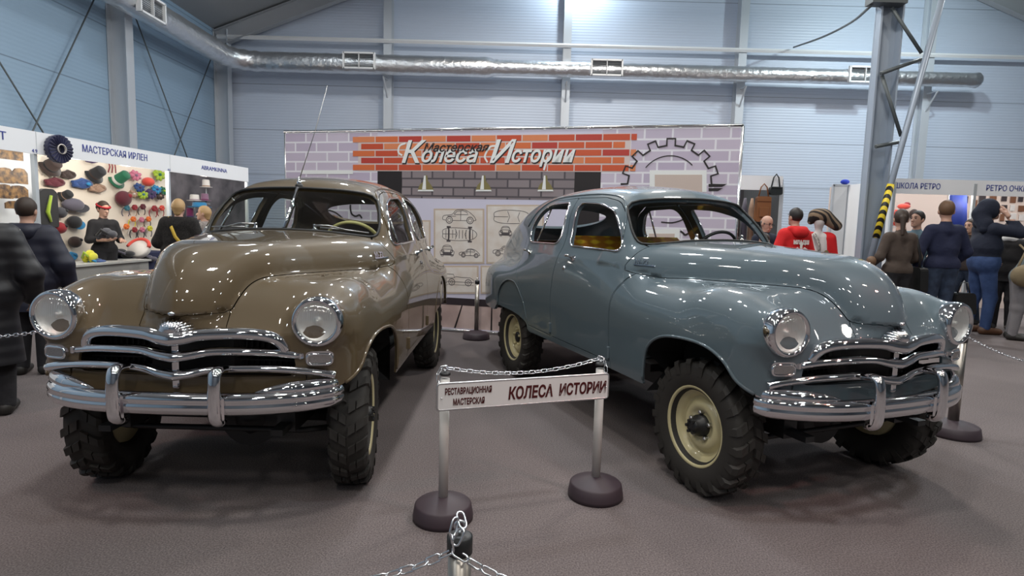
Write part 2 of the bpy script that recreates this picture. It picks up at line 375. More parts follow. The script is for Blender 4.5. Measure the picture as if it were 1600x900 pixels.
# ---- air duct
m = mat('aluminium foil', (.78, .79, .80), .34, 1.); nt, b = nodes(m); N = nt.nodes; L = nt.links; tc = N.new('ShaderNodeTexCoord'); n1 = N.new('ShaderNodeTexNoise'); n1.inputs['Scale'].default_value = 6; n1.inputs['Detail'].default_value = 6
L.new(tc.outputs['Object'], n1.inputs['Vector']); bp = N.new('ShaderNodeBump'); bp.inputs['Strength'].default_value = .55; bp.inputs['Distance'].default_value = .06; L.new(n1.outputs['Fac'], bp.inputs['Height']); L.new(bp.outputs['Normal'], b.inputs['Normal']); M_FOIL = m
DY = 16.15; DZ = 5.63; DXL = -7.55
duct = empty('air_duct', (0, DY, DZ), 0, 'silver foil ventilation duct running along the top of the grey hall walls', 'duct')
def rel(P, o): return [tuple(Vec(p) - o.location) for p in P]
db = MB(); P = []; R_ = []
for y in np.arange(2.0, DY - .75, .3): P.append((DXL, y, DZ)); R_.append(.27 + .006 * math.sin(y * 9))
for q in np.linspace(0, math.pi / 2, 9): P.append((DXL + .75 - .75 * math.cos(q), DY - .75 + .75 * math.sin(q), DZ)); R_.append(.27 if len(P) % 2 else .245)
for x in np.arange(DXL + 1.0, -.95, .3): P.append((x, DY, DZ)); R_.append(.255 + .005 * math.sin(x * 11))
for x, r in ((-.86, .265), (-.74, .25), (-.62, .205), (-.56, .215), (-.5, .20)): P.append((x, DY, DZ)); R_.append(r)
for x in np.arange(-.3, 12.1, .3): P.append((x, DY, DZ)); R_.append(.20 + .005 * math.sin(x * 11) - .02 * max(0, x - 5) / 7)
P.append((12.18, DY, DZ)); R_.append(.20); P.append((12.25, DY, DZ)); R_.append(.15)
db.tube(rel(P, duct), R_, n=20); db.build('duct_tube', M_FOIL, duct)
for X in (-3.55, 1.33, 6.10, 11.2): MB().tube(rel([(X, WY - .3, DZ - .75), (X - .02, DY, DZ - .30), (X, WY - .3, DZ - .28)], duct), .025, n=6, smooth=False).build('bracket', M_COLUMN, duct)
M_LOUVRE = mat('vent louvre', (.16, .17, .18), .5)
def vent(c, ux, un):
    c = Vec(c) - duct.location; ux = Vec(ux); un = Vec(un); fb = MB(); w, h = .40, .19
    R = Matrix((ux, -un, Vec((0, 0, 1)))).transposed()
    for dx, dz, sx, sz in ((0, h, 2 * w, .04), (0, -h, 2 * w, .04), (w, 0, .04, 2 * h + .04), (-w, 0, .04, 2 * h + .04), (0, 0, .015, 2 * h)): fb.box(c + ux * dx + Vec((0, 0, dz)), (sx, .10, sz), R)
    f = fb.build('vent', M_WHITE, duct); lb = MB()
    for i in range(9): lb.box(c + Vec((0, 0, -h + .04 + i * .038)) - un * .02, (2 * w, .03, .018), R @ Matrix.Rotation(.6, 3, 'X'))
    lb.box(c - un * .06, (2 * w, .02, 2 * h), R); lb.build('louvre', M_LOUVRE, f)
vent((DXL + .28, 12.15, DZ - .05), (0, 1, 0), (1, 0, 0))
for px, r in ((561, .26), (948, .20), (1352, .19)):
    p = at(px, 110, DY - r); vent((p.x, DY - r, DZ + .02), (1, 0, 0), (0, -1, 0))
# ---- lattice column on the right
lc = empty('lattice_column', (5.42, 9.0, 0), 0, 'tall grey steel lattice column with an inclined strut, standing behind the grey car', 'column')
def L_(p): return Vec(p) - lc.location
cb = MB(); cb.box(L_((5.42, 9.07, 3.5)), (.34, .02, 7.0)); cb.box(L_((5.265, 9.0, 3.5)), (.025, .14, 7.0)); cb.box(L_((5.575, 9.0, 3.5)), (.025, .14, 7.0)); cb.box(L_((5.42, 8.99, .03)), (.6, .5, .06)); cb.build('main_post', M_COLGREY, lc)
s0, s1 = Vec((5.25, 8.75, .85)), Vec((6.02, 8.75, 5.0)); sb = MB(); sb.tube([L_(s0 + (s0 - s1) * .2), L_(s1 + (s1 - s0) * .2)], .042, n=10); sb.build('inclined_strut', M_COLGREY, lc)
bb = MB()
for a, c in (((1393, 12), (1440, 83)), ((1440, 92), (1376, 115)), ((1378, 118), (1408, 213)), ((1405, 222), (1368, 229))): bb.tube([L_(at(*a, 8.9)), L_(at(*c, 8.85))], .028, n=6)
bb.box(L_(at(1385, 2, 8.9)), (.5, .2, .10)); bb.build('brace', M_DKSTEEL, lc)
m = mat('hazard tape', (.8, .6, .05), .5); nt, b = nodes(m); N = nt.nodes; L = nt.links; tc = N.new('ShaderNodeTexCoord'); wv = N.new('ShaderNodeTexWave'); wv.inputs['Scale'].default_value = 4.6; wv.bands_direction = 'DIAGONAL'
rp = N.new('ShaderNodeValToRGB'); rp.color_ramp.interpolation = 'CONSTANT'; rp.color_ramp.elements[1].position = .5; rp.color_ramp.elements[0].color = (.01, .01, .01, 1); rp.color_ramp.elements[1].color = (.85, .65, .04, 1)
L.new(tc.outputs['Object'], wv.inputs['Vector']); L.new(wv.outputs['Color'], rp.inputs['Fac']); L.new(rp.outputs['Color'], b.inputs['Base Color'])
t0, t1 = at(1371, 372, 8.75), at(1391, 288, 8.75); d = (s1 - s0) / (s1 - s0).z
MB().tube([L_(s0 + d * (t0.z - s0.z)), L_(s0 + d * (t1.z - s0.z))], .05, n=12).build('hazard_sleeve', m, lc)
cab = MB(); P = [at(1362, 8, 8.9), at(1330, 35, 11.0), at(1285, 58, 13.5), at(1240, 74, 16.5)]; cab.tube(smooth_curve(P, 5), .022, n=6)
tag(cab.build('cable', M_DKSTEEL), 'dark cable slanting from the lattice column up to the back wall', 'cable')
# ---- white partition panels right of the mannequin
pp = empty('partition_panel', (6.58, 11.8, 0), 0, 'tall white double partition panel standing left of the steel lattice column', 'partition')
def Q_(p): return Vec(p) - pp.location
for x0, x1 in ((6.30, 6.58), (6.60, 7.0)):
    MB().box(Q_(((x0 + x1) / 2, 11.8, 1.22)), (x1 - x0 - .03, .03, 2.38)).build('panel', mat('partition white', (.72, .74, .76), .45), pp)
fb = MB()
for x in (6.29, 6.59, 7.0): fb.box(Q_((x, 11.8, 1.22)), (.035, .05, 2.44))
fb.box(Q_((6.65, 11.8, 2.43)), (.74, .05, .04)); fb.build('frame', M_COLUMN, pp)
p = at(1320, 288, 11.8); tag(MB().ball((p.x, p.y, 2.50), (.085, .07, .05)).build('blue_cap', mat('royal blue cloth', (.02, .05, .45), .8)), 'blue cap lying on top of the white partition panel', 'cap')
# ------------------------------------------------------------------ the two cars
_wplan = spl([.7, .45, .2, -.1, -.5, -1, -1.6, -2.2, -2.7, -3.1, -3.4, -3.7, -4.0], [.70, .775, .812, .828, .832, .826, .822, .824, .838, .832, .80, .725, .60])
_top = spl([.7, .3, 0, -.4, -.8, -1.05, -1.4, -2.0, -2.3, -2.6, -2.9, -3.3, -3.7, -4.1], [1.10, 1.165, 1.175, 1.185, 1.225, 1.29, 1.335, 1.335, 1.27, 1.205, 1.15, 1.125, 1.085, 1.0])
_hw = spl([.7, .45, .33, .25, .04, -.24, -.68, -1.1], [.20, .220, .256, .302, .385, .505, .685, .76])
_ht = spl([.7, .3, .1, -.2, -.5, -.75, -1.1], [1.325, 1.335, 1.345, 1.365, 1.385, 1.40, 1.41])
_rt = spl([-.7, -1.02, -1.2, -1.5, -1.8, -2.2, -2.6, -3.0, -3.3, -3.6, -3.85, -4.05], [1.66, 1.735, 1.772, 1.81, 1.828, 1.825, 1.795, 1.725, 1.62, 1.465, 1.27, 1.04])
_cw = spl([-.6, -1.0, -1.6, -2.2, -2.6, -3.0, -3.4, -3.8, -4.1], [.675, .685, .70, .695, .675, .625, .55, .45, .34])
def car_parts(P):
    x, z = P[:, 0], P[:, 2]; a = np.sqrt(P[:, 1] ** 2 + 1e-4)
    zz = np.maximum(z - .80, 0); lo = np.maximum(.62 - z, 0)
    side = a - (_wplan(x) - .30 * zz ** 2 - .6 * lo ** 2)
    topl = z - (_top(x) - .03 * (a / .6) ** 2)
    nose = x - (.54 - .085 * (a / .65) ** 2 - .8 * np.maximum(a - .64, 0) ** 2 + .026 * np.exp(-(a / .09) ** 2) - .72 * np.maximum(z - .92, 0) * np.clip((a - .03) / .15, 0, 1) ** 2)
    tail = (-4.02 + .12 * (a / .5) ** 2 + .10 * np.maximum(z - .75, 0) + .25 * np.maximum(.75 - z, 0)) - x
    low = smax(smax(side, topl, np.interp(x, [-3.2, -2.2], [.17, .26])), smax(nose, tail, .05), np.interp(x, [-2, 0], [.22, .12]))
    pod = np.sqrt((a - .628 + .10 * np.minimum(x - .4, 0) * 0) ** 2 + (z - .98 - .10 * np.maximum(.4 - x, 0)) ** 2 + (np.minimum(x - .1, 0) * .55) ** 2) - .116
    low = smin(low, smax(pod, x - .44, .02), .10)
    hs = a - _hw(x); ht = z - (_ht(x) - .05 * (a / .6) ** 2); hn = x - (.597 - .30 * a - 1.0 * a ** 2 + .05 * (1.1 - z))
    hood = smax(smax(ht, hn, .42), hs, np.interp(x, [-.1, .40], [.21, .07]))
    hood = smax(hood, 1.012 + .015 * (a / .2) ** 2 - z, .012)
    hood = smax(hood, -1.15 - x, .05)
    cs = a - (_cw(x) - .30 * (np.maximum(z, 1.22) - 1.30) - .22 * np.maximum(z - 1.45, 0) ** 2 - .1 * np.maximum(1.22 - z, 0))
    cr = (z - (_rt(x) - .085 * (a / .55) ** 2)) * .9
    cx = (x - (-.752 - .745 * (z - 1.392) - .25 * a)) * .8
    cab = smax(smax(cs, cr, .18), cx, .09)
    return low, cab, hood
def car_f(P):
    low, cab, hood = car_parts(P)
    return smin(smin(low, cab, np.interp(x, [-2.9, -2.4, -1.5, -.9], [.03, .06, .10, .14])), hood, np.interp(x, [-.8, -.3], [.09, .03]))
def zbot(x):
    return np.interp(x, [-4.2, -3.4, -3.08, -3.0, -2.62, -2.45, -2.30, -2.235, -2.2, -.8, -.40, .43, .55, .8], [.66, .61, .60, .665, .655, .635, .60, .55, .525, .52, .515, .655, .615, .60])
ARCH = smooth_curve([(-.40, .45), (-.405, .60), (-.375, .745), (-.255, .835), (-.07, .865), (.12, .858), (.255, .805), (.335, .72), (.42, .66), (.46, .64)], 5)
SKIRT = smooth_curve([(-2.232, .54), (-2.26, .65), (-2.345, .79), (-2.50, .915), (-2.62, .945), (-2.76, .935), (-2.90, .865), (-2.975, .765), (-2.985, .655)], 5)
def rc(P, r, n=5):
    """round the corners of a polygon"""
    P = np.asarray(P, float); out = []
    for i in range(len(P)):
        p, a, b = P[i], P[i - 1], P[(i + 1) % len(P)]; da, db = a - p, b - p; la, lb = np.linalg.norm(da), np.linalg.norm(db); q = min(r, la * .45, lb * .45)
        A = p + da / la * q; B = p + db / lb * q
        for t in np.linspace(0, 1, n): out.append((1 - t) ** 2 * A + 2 * t * (1 - t) * p + t * t * B)
    return np.array(out)
WIN_F = rc([(-1.675, 1.315), (-.93, 1.30), (-1.005, 1.43), (-1.19, 1.585), (-1.45, 1.648), (-1.80, 1.668)], .085)
WIN_R = rc([(-1.865, 1.318), (-2.55, 1.315), (-2.615, 1.44), (-2.52, 1.60), (-2.37, 1.665), (-1.965, 1.675)], .085)
WSH = rc([(-.592, 1.352), (-.30, 1.388), (0, 1.398), (.30, 1.388), (.592, 1.352), (.597, 1.45), (.538, 1.655), (.30, 1.685), (0, 1.69), (-.30, 1.685), (-.538, 1.655), (-.597, 1.45)], .10, 4)
RWN = [(.47 * math.copysign(abs(math.cos(q)) ** .75, math.cos(q)), 1.575 + .105 * math.copysign(abs(math.sin(q)) ** .85, math.sin(q))) for q in np.linspace(0, 2 * math.pi, 48, endpoint=False)]
GRL = rc([(-.53, .715), (.53, .715), (.515, .82), (.44, .93), (-.44, .93), (-.515, .82)], .05)
DOOR_F = np.concatenate([smooth_curve([(-.72, 1.335), (-.70, 1.20), (-.775, 1.12), (-.828, 1.045), (-.845, .97), (-.84, .84), (-.822, .68), (-.80, .565)], 4), [(-1.74, .57)], [(-1.775, .9), (-1.772, 1.12), (-1.76, 1.30), (-1.90, 1.71)], smooth_curve([(-1.46, 1.70), (-1.20, 1.645), (-.98, 1.49), (-.86, 1.36)], 4)])
DOOR_R = np.concatenate([[(-1.905, 1.71), (-1.765, 1.30), (-1.777, 1.12), (-1.78, .9), (-1.745, .57), (-2.215, .585)], smooth_curve([(-2.245, .66), (-2.335, .81), (-2.47, .95), (-2.60, 1.08), (-2.66, 1.26), (-2.69, 1.42), (-2.60, 1.60), (-2.40, 1.70)], 4)])
def hit(p, d, f=car_f):
    p = np.array(p, float); d = np.array(d, float); t = np.linspace(0, 1.2, 601); v = f(p + t[:, None] * d); i = int(np.argmax(v < 0))
    a, b = v[i - 1], v[i]; t0 = t[i - 1] + (t[i] - t[i - 1]) * a / (a - b); q = p + t0 * d
    g = unit(grad(f, q[None]))[0]; return q, g
def front(y, z): return hit((1.2, y, z), (-1, 0, 0))
def flank(x, z, s=1): return hit((x, 1.2 * s, z), (0, -s, 0))
def above(x, y): return hit((x, y, 2.1), (0, 0, -1))
def make_wheel(name, parent, loc, s, steer=0., front_hub=True):
    R = Matrix.Rotation(steer, 3, 'Z')
    tb = MB(); prof = [(.200, -.062), (.222, -.078), (.255, -.092), (.295, -.098), (.335, -.092), (.352, -.082), (.358, -.06), (.359, 0), (.358, .06), (.352, .082), (.335, .092), (.295, .098), (.255, .092), (.222, .078), (.200, .062), (.2, -.062)]
    tb.lathe(prof, axis='y', n=64)
    n = 21
    for sd in (-1, 1):
        for i in range(n):
            q0 = 2 * math.pi * (i + (.5 if sd > 0 else 0)) / n
            for (h0, h1, rows) in ((.006, .040, [(.006, .378), (.040, .377)]), (.046, .1, [(.046, .377), (.083, .374), (.099, .352), (.1, .325)])):
                V = []; F = []
                for (h, r) in rows:
                    w = .068 if h < .09 else .060; q = q0 + (h - .05) * 1.6
                    for (qa, rr) in ((q - w, r - .03), (q - w * .88, r), (q + w * .88, r), (q + w, r - .03)): V.append((rr * math.cos(qa), h * sd, rr * math.sin(qa)))
                k = len(rows)
                for a in range(k - 1):
                    for b in range(3): F.append((a * 4 + b, a * 4 + b + 1, a * 4 + 5 + b, a * 4 + 4 + b))
                F += [(0, 1, 2, 3), ((k - 1) * 4 + 3, (k - 1) * 4 + 2, (k - 1) * 4 + 1, (k - 1) * 4)]
                tb.add(V, F)
    t = tb.build('wheel', M_RUBBER, parent); t.location = loc; t.rotation_euler = (0, 0, steer + (math.pi if s < 0 else 0))
    rb = MB(); rb.lathe([(.204, .0), (.212, .074), (.226, .082), (.230, .076), (.226, .068), (.214, .066), (.205, .045), (.192, .035), (.178, .03), (.170, .010), (.160, .0), (.150, .004), (.138, .022), (.122, .034), (.104, .034), (.088, .024), (.078, .016), (.06, .016), (.0, .016)], axis='y', n=56)
    rb.lathe([(.0, -.075), (.19, -.06), (.204, 0)], axis='y', n=40)
    r = rb.build('rim', M_CREAM, t)
    hb = MB()
    if front_hub:
        hb.lathe([(.062, .012), (.06, .045), (.045, .052), (.043, .085), (.036, .095), (.0, .097)], axis='y', n=24)
        for k in range(6):
            q = k * math.pi / 3; hb.lathe([(.009, .08), (.009, .104), (0, .104)], c=(.034 * math.cos(q), 0, .034 * math.sin(q)), axis='y', n=6, smooth=False)
        hb.build('hub', M_BLACKMETAL, t)
    else:
        hb.lathe([(.05, .012), (.05, .03), (.03, .036), (.0, .036)], axis='y', n=24); hb.build('hub', M_BLACKMETAL, t)
    nb = MB()
    for k in range(5):
        q = k * math.pi * .4 + .3; nb.lathe([(.013, .014), (.013, .040), (.008, .046), (0, .046)], c=(.076 * math.cos(q), 0, .076 * math.sin(q)), axis='y', n=6, smooth=False)
    nb.build('wheel_nuts', M_STEEL if front_hub else M_CREAM, t)
    return t
def make_car():
    car = empty('car')
    V, N, T = surfnet(car_f, (-4.2, -.92, .42), (.74, .92, 1.92), .026, 4)
    full = (V, N, T)
    P = M_PAINT
    def XZ(M): return M[0][:, [0, 2]]
    def YZ(M): return M[0][:, [1, 2]]
    def sub(M, fs):
        for f in fs: M = clip(M, f(M))
        return M
    g = .0025
    arch = np.concatenate([ARCH, [(.6, .3), (-.4, .3)]])
    skirt = np.concatenate([SKIRT, [(-2.985, .3), (-2.232, .3)]])
    def hoodf(M):
        x, y = M[0][:, 0], np.abs(M[0][:, 1]); low, cab, hood = car_parts(M[0])
        return np.maximum(hood - np.minimum(low, cab), -.655 - .12 * np.clip(y / .6, 0, 1.2) ** 2 - x)
    cut = clip(full, -.0 + zbot(full[0][:, 0]) - full[0][:, 2])
    # bonnet
    hood = shell('bonnet', sub(cut, [lambda M: hoodf(M) + .0045]), .012, P, car)
    rest = sub(cut, [lambda M: -(hoodf(M) - .002)])
    # window openings (side glass, windscreen, rear window), grille and wheel arches
    rest = sub(rest, [lambda M: -np.maximum(polysd(YZ(M), WSH), -1.3 - M[0][:, 0]), lambda M: -np.maximum(polysd(YZ(M), RWN), M[0][:, 0] + 2.4),
                      lambda M: -polysd(XZ(M), WIN_F), lambda M: -polysd(XZ(M), WIN_R), lambda M: -np.maximum(polysd(YZ(M), GRL), .3 - M[0][:, 0]),
                      lambda M: -np.maximum(polysd(XZ(M), arch), .3 - np.abs(M[0][:, 1]))])
    sideonly = lambda M, d: np.maximum(d, .40 - np.abs(M[0][:, 1]))
    fend_line = np.array([(-.655, 1.40), (-.69, 1.20), (-.765, 1.12), (-.818, 1.045), (-.835, .97), (-.83, .84), (-.812, .68), (-.79, .565), (-.77, .3), (2, .3), (2, 1.4)])
    def fendf(M):
        x, y, z = M[0][:, 0], np.abs(M[0][:, 1]), M[0][:, 2]
        return np.maximum.reduce([polysd(XZ(M), fend_line), .205 - y, -np.maximum(y - .57, z - .724)])
    for s, sd in ((1, 'left'), (-1, 'right')):
        half = lambda M: -s * M[0][:, 1]
        shell('front_fender', sub(rest, [half, lambda M: fendf(M) + g]), .014, P, car)
        d = shell('front_door', sub(rest, [half, lambda M: sideonly(M, polysd(XZ(M), DOOR_F)) + g]), .03, P, car)
        d2 = shell('rear_door', sub(rest, [half, lambda M: sideonly(M, polysd(XZ(M), DOOR_R)) + g]), .03, P, car)
        SK = sub(rest, [half, lambda M: sideonly(M, polysd(XZ(M), skirt)) + g]); SK = (SK[0] - SK[1] * .012, SK[1], SK[2]); shell('wheel_skirt', SK, .01, P, car)
        # rolled lips
        def onflank(q, off=.0):
            out = []
            for (x, z) in q: p, n = flank(x, z, s); out.append(p + n * off)
            return out
        lb = MB(); lb.tube(onflank([q for q in ARCH if q[1] > .517 and q[0] < .41], .001), .009, n=8); lb.build('wheel_arch_lip', P, car); lb = MB(); lb.tube(onflank([q for q in SKIRT if q[1] > (.62 if q[0] > -2.6 else .675)], -.004), .007, n=8); lb.build('wheel_arch_lip', P, car)
        # chrome window trims, glass, handle and hinge
        for dd, W, hx, hn, hin in ((d, WIN_F, -1.50, 'door_handle', (-.812, .625)), (d2, WIN_R, -2.41, 'door_handle', (-1.752, .635))):
            q = onflank(W, .003); MB().tube(q, .0085, n=8, closed=True).build('window_trim', M_CHROME, dd)
            h, n = flank(hx, 1.222, s); hb = MB(); hb.lathe([(.024, -.004), (.024, .006), (.012, .014), (.011, .045), (0, .046)], c=h, R=Vec((0, 0, 1)).rotation_difference(Vec(n)).to_matrix(), n=16)
            b = h + n * .044; hb.tube([b + np.array((.012, 0, .002)), b + np.array((-.05, 0, 0)), b + np.array((-.105, -.012 * s, -.004))], [.011, .012, .008], n=10); hb.build(hn, M_CHROME, dd)
            h, n = flank(*hin, s); MB().box(h + n * .004, (.022, .02, .085), bev=.005).build('door_hinge', P, dd)
        h, n = flank(-1.60, 1.14, s); MB().lathe([(.017, -.002), (.016, .01), (0, .014)], c=h, R=Vec((0, 0, 1)).rotation_difference(Vec(n)).to_matrix(), n=14).build('door_lock', M_CHROME, d)
    body = sub(rest, [lambda M: -(fendf(M) - g), lambda M: -(sideonly(M, polysd(XZ(M), DOOR_F)) - g), lambda M: -(sideonly(M, polysd(XZ(M), DOOR_R)) - g), lambda M: -(sideonly(M, polysd(XZ(M), skirt)) - g)])
    body_o = shell('body_shell', body, .03, P, car)
    # drip rail over the doors
    for s in (-1, 1):
        q = [flank(x, z, s) for x, z in smooth_curve([(-.985, 1.40), (-1.05, 1.535), (-1.20, 1.665), (-1.46, 1.722), (-1.9, 1.735), (-2.4, 1.715), (-2.62, 1.62), (-2.75, 1.46)], 6)]
        MB().tube([p + n * .003 for p, n in q], .007, n=6).build('drip_rail', P, body_o)
    # windscreen frame, divider places
    q = [hit((-.50, y, z), (-1, 0, 0)) for y, z in WSH]
    MB().tube([p + n * .002 for p, n in q], .010, n=8, closed=True).build('windscreen_seal', M_SEAL, body_o)
    # ---- bumper
    _h = [(.385, .694, .608), (.420, .684, .608), (.46, .656, .609), (.53, .572, .611), (.590, .435, .612), (.625, .27, .613)]
    path = smooth_curve([(a, -b, c) for a, b, c in _h] + [(.640, 0, .614)] + _h[::-1], 6)
    prof = [(-.012, -.05), (.010, -.054), (.028, -.042), (.036, -.022), (.036, -.004), (.029, .004), (.037, .012), (.036, .030), (.024, .046), (.005, .052), (-.012, .05)]
    bump = MB().sweep(path, prof).build('front_bumper', M_CHROME, car)
    for s in (-1, 1):
        pw = smooth_curve([(.385, s * .691, .672), (.420, s * .681, .676), (.455, s * .654, .678), (.52, s * .572, .678), (.56, s * .495, .676), (.585, s * .42, .668), (.600, s * .36, .655)], 5)
        if s > 0: pw = pw[::-1]
        k = len(pw); sc = np.clip(np.linspace(0, 1, k) * 2.2 + .12, 0, 1); sc = sc[::-1] if s < 0 else sc
        MB().sweep(pw, [(-.01, -.03), (.026, -.03), (.032, -.012), (.026, .012), (.008, .026), (-.01, .026)], scale=list(sc)).build('bumper_wing', M_CHROME, bump)
        og = smooth_curve([(.590, s * .228, .768), (.648, s * .228, .772), (.672, s * .228, .755), (.682, s * .228, .70), (.684, s * .228, .62), (.680, s * .228, .56), (.66, s * .228, .535), (.63, s * .228, .53)], 6)
        MB().sweep(og, [(a * .030 * 1.0, b * .020) for a, b in [(math.cos(t), math.sin(t)) for t in np.linspace(0, 2 * math.pi, 14, endpoint=False)]], up=(1, 0, .3)).build('bumper_guard', M_CHROME, bump)
        MB().box((.655, s * .228, .60), (.05, .072, .12), bev=.012).build('bumper_guard_clamp', M_CHROME, bump)
        MB().box((.42, s * .36, .60), (.40, .04, .05)).build('bumper_bracket', M_BLACKMETAL, bump)
    # ---- grille
    def bar(pts, w, hgt, name, ends=False, bulge=.0):
        half = smooth_curve(pts, 6); full_ = np.concatenate([half[::-1] * [1, -1, 1], half[1:]])
        pr = [(-.02, -hgt), (w * .6, -hgt * .9), (w, -hgt * .45), (w * 1.05, hgt * .1), (w * .8, hgt * .7), (w * .3, hgt), (-.02, hgt)]
        sc = [1 + bulge * math.exp(-(p[1] / .10) ** 2) for p in full_]
        return MB().sweep(full_, pr, scale=sc).build(name, M_CHROME, grl)
    inner = MB().box((.33, 0, .80), (.10, .98, .26)); 
    for k in range(33): inner.box((.395, (k - 16) * .028, .83), (.02, .006, .16))
    for z in (.735, .775): inner.box((.40, 0, z), (.05, 1.0, .008))
    grl = inner.build('grille', M_GRILLE, car)
    bar([(.606, 0, .905), (.598, .06, .912), (.588, .13, .925), (.560, .28, .928), (.530, .38, .918), (.508, .435, .898), (.492, .462, .868), (.484, .470, .84)], .030, .028, 'grille_bar', bulge=.25)
    bar([(.598, 0, .818), (.588, .07, .826), (.570, .16, .842), (.548, .30, .842), (.510, .42, .832), (.470, .53, .814)], .027, .020, 'grille_bar', bulge=.2)
    bar([(.590, 0, .730), (.580, .07, .738), (.566, .16, .757), (.546, .30, .762), (.512, .46, .754), (.468, .62, .734), (.445, .70, .718)], .024, .019, 'grille_bar', bulge=.2)
    for s in (-1, 1):
        MB().box((.475, s * .535, .814), (.03, .05, .034), R=Matrix.Rotation(-s * .5, 3, 'Z'), bev=.005).build('grille_bar_end', M_CHROME, grl)
    for z in (.865, .775, .695): MB().box((.575, 0, z), (.03, .034, .055), bev=.006).build('grille_centre_bar', M_CHROME, grl)
    # ---- emblem on the nose: a prow with swept ribs
    eb = MB(); e0 = .572
    for s in (-1, 1):
        for k in range(6):
            q = k / 5 * 1.45; L = .074 + .012 * k / 5
            eb.tube([(e0 + .05, s * .004, .924), (e0 + .045 - .01 * k / 5, s * L * .5 * math.sin(q), .918 + .72 * L * .55 * math.cos(q) + .020), (e0 - .012 * k / 5, s * L * math.sin(q), .92 + .72 * L * math.cos(q) + .020)], [.008, .011, .009], n=8)
    eb.ball((e0 + .005, 0, .940), (.035, .062, .046)); eb.build('nose_emblem', M_CHROME, car)
    MB().ball((.598, 0, 1.020), (.014, .018, .010)).build('bonnet_catch', M_CHROME, hood)
    # ---- lamps
    for s in (-1, 1):
        c = np.array((.490, s * .625, .980)); Rz = Matrix.Rotation(s * .06, 3, 'Z')
        hb = MB(); hb.lathe([(.03, -.10), (.100, -.095), (.119, -.06), (.122, -.02), (.119, .0), (.112, .014), (.100, .016), (.092, .006), (.090, -.006)], c=c, axis='x', R=Rz, n=48)
        hl = hb.build('headlamp_bezel', M_CHROME, car)
        MB().lathe([(.091, .002), (.086, -.010), (.06, -.022), (.03, -.027), (.014, -.028), (.013, -.012), (0, -.010)], c=c, axis='x', R=Rz, n=40).build('headlamp_reflector', M_REFLECT, hl)
        MB().lathe([(.091, .003), (.08, .011), (.05, .021), (.02, .026), (0, .027)], c=c, axis='x', R=Rz, n=40).build('headlamp_lens', M_LENS, hl)
        p, n = front(s * .632, .803); Rp = Matrix.Rotation(math.atan2(n[1], n[0]), 3, 'Z')
        pl = MB(); pl.prism([(a * .068 * (1 - .12 * abs(b)), b * .030) for a, b in rc([(-1, -1), (1, -1), (1, 1), (-1, 1)], .5, 4)], p - n * .02, Rp @ Vec((0, 1, 0)), (0, 0, 1), Rp @ Vec((1, 0, 0)), .036)
        pk = pl.build('parking_lamp', M_CHROME, car)
        MB().tube([p + n * .016 + np.array(Rp @ Vec((0, a * .060 * (1 - .12 * abs(b)), b * .025))) for a, b in rc([(-1, -1), (1, -1), (1, 1), (-1, 1)], .5, 4)], .0075, n=8, closed=True).build('parking_lamp_rim', M_CHROME, pk)
        MB().prism([(a * .050, b * .018) for a, b in rc([(-1, -1), (1, -1), (1, 1), (-1, 1)], .6, 4)], p + n * .010, Rp @ Vec((0, 1, 0)), (0, 0, 1), Rp @ Vec((1, 0, 0)), .012).build('parking_lamp_lens', M_LENS2, pk)
        # bonnet side badge: letters on a strip
        x0 = -.60; p, n = hit((x0, 1.2 * s, 1.225), (0, -s, 0)); q, n2 = hit((x0 - .16, 1.2 * s, 1.225), (0, -s, 0)); ux = Vec(p - q).normalized() * (s * -1); 
        un = Vec(n); uy = un.cross(ux).normalized()
        if uy.z < 0: uy = -uy
        o = (p if s > 0 else q) + n * .004
        bd = MB(); bd.box(Vec((p + q) / 2 + n * .004), (.17, .006, .008), R=Matrix((Vec(p - q).normalized(), un.cross(Vec(p - q).normalized()).normalized(), un)).transposed() @ Matrix.Rotation(math.pi / 2, 3, 'X')).build('side_badge', M_CHROME, hood)
        text('side_badge_lettering', 'М-72', .05, M_CHROME, Vec(o) + uy * .006, ux, uy, hood, extrude=.003)
    # ---- wheels and running gear
    for x, y, s, st, f in ((0, .68, 1, CAR_STEER, True), (0, -.68, -1, CAR_STEER, True), (-2.712, .69, 1, 0, False), (-2.712, -.69, -1, 0, False)):
        make_wheel('wheel', car, (x, y, .374), s, st, f)
    ub = MB(); ub.box((-1.9, 0, .54), (2.5, 1.2, .05)); ub.box((-1.75, .42, .44), (4.2, .09, .10)); ub.box((-1.75, -.42, .44), (4.2, .09, .10)); ub.box((-.15, 0, .52), (.9, .80, .03)); ub.box((-.02, 0, .72), (.9, .5, .40), bev=.05)
    ub.box((-3.4, 0, .56), (.9, 1.1, .06)); ub.build('underbody', M_BLACKMETAL, car)
    for x, o in ((0, .12), (-2.712, 0)):
        ab = MB(); ab.tube([(x, -.60, .374), (x, .60, .374)], .042, n=14); ab.ball((x, o, .37), (.14, .13, .135)); ab.tube([(x + .1, o, .37), (x - .1, o, .37)], .16, n=18)
        for s in (-1, 1):
            ab.box((x, s * .42, .425), (.95 if x == 0 else 1.2, .06, .03)); ab.lathe([(.11, -.04), (.11, .04), (.07, .07)], c=(x, s * .585, .374), axis='y', n=20)
            ab.tube([(x - .12, s * .50, .42), (x - .22, s * .44, .85)], .03, n=10)
        ab.build('axle', M_BLACKMETAL, car)
    MB().tube([(.19, -.58, .36), (.20, -.45, .345), (.20, .45, .345), (.19, .58, .36)], .016, n=8).build('tie_rod', M_BLACKMETAL, car)
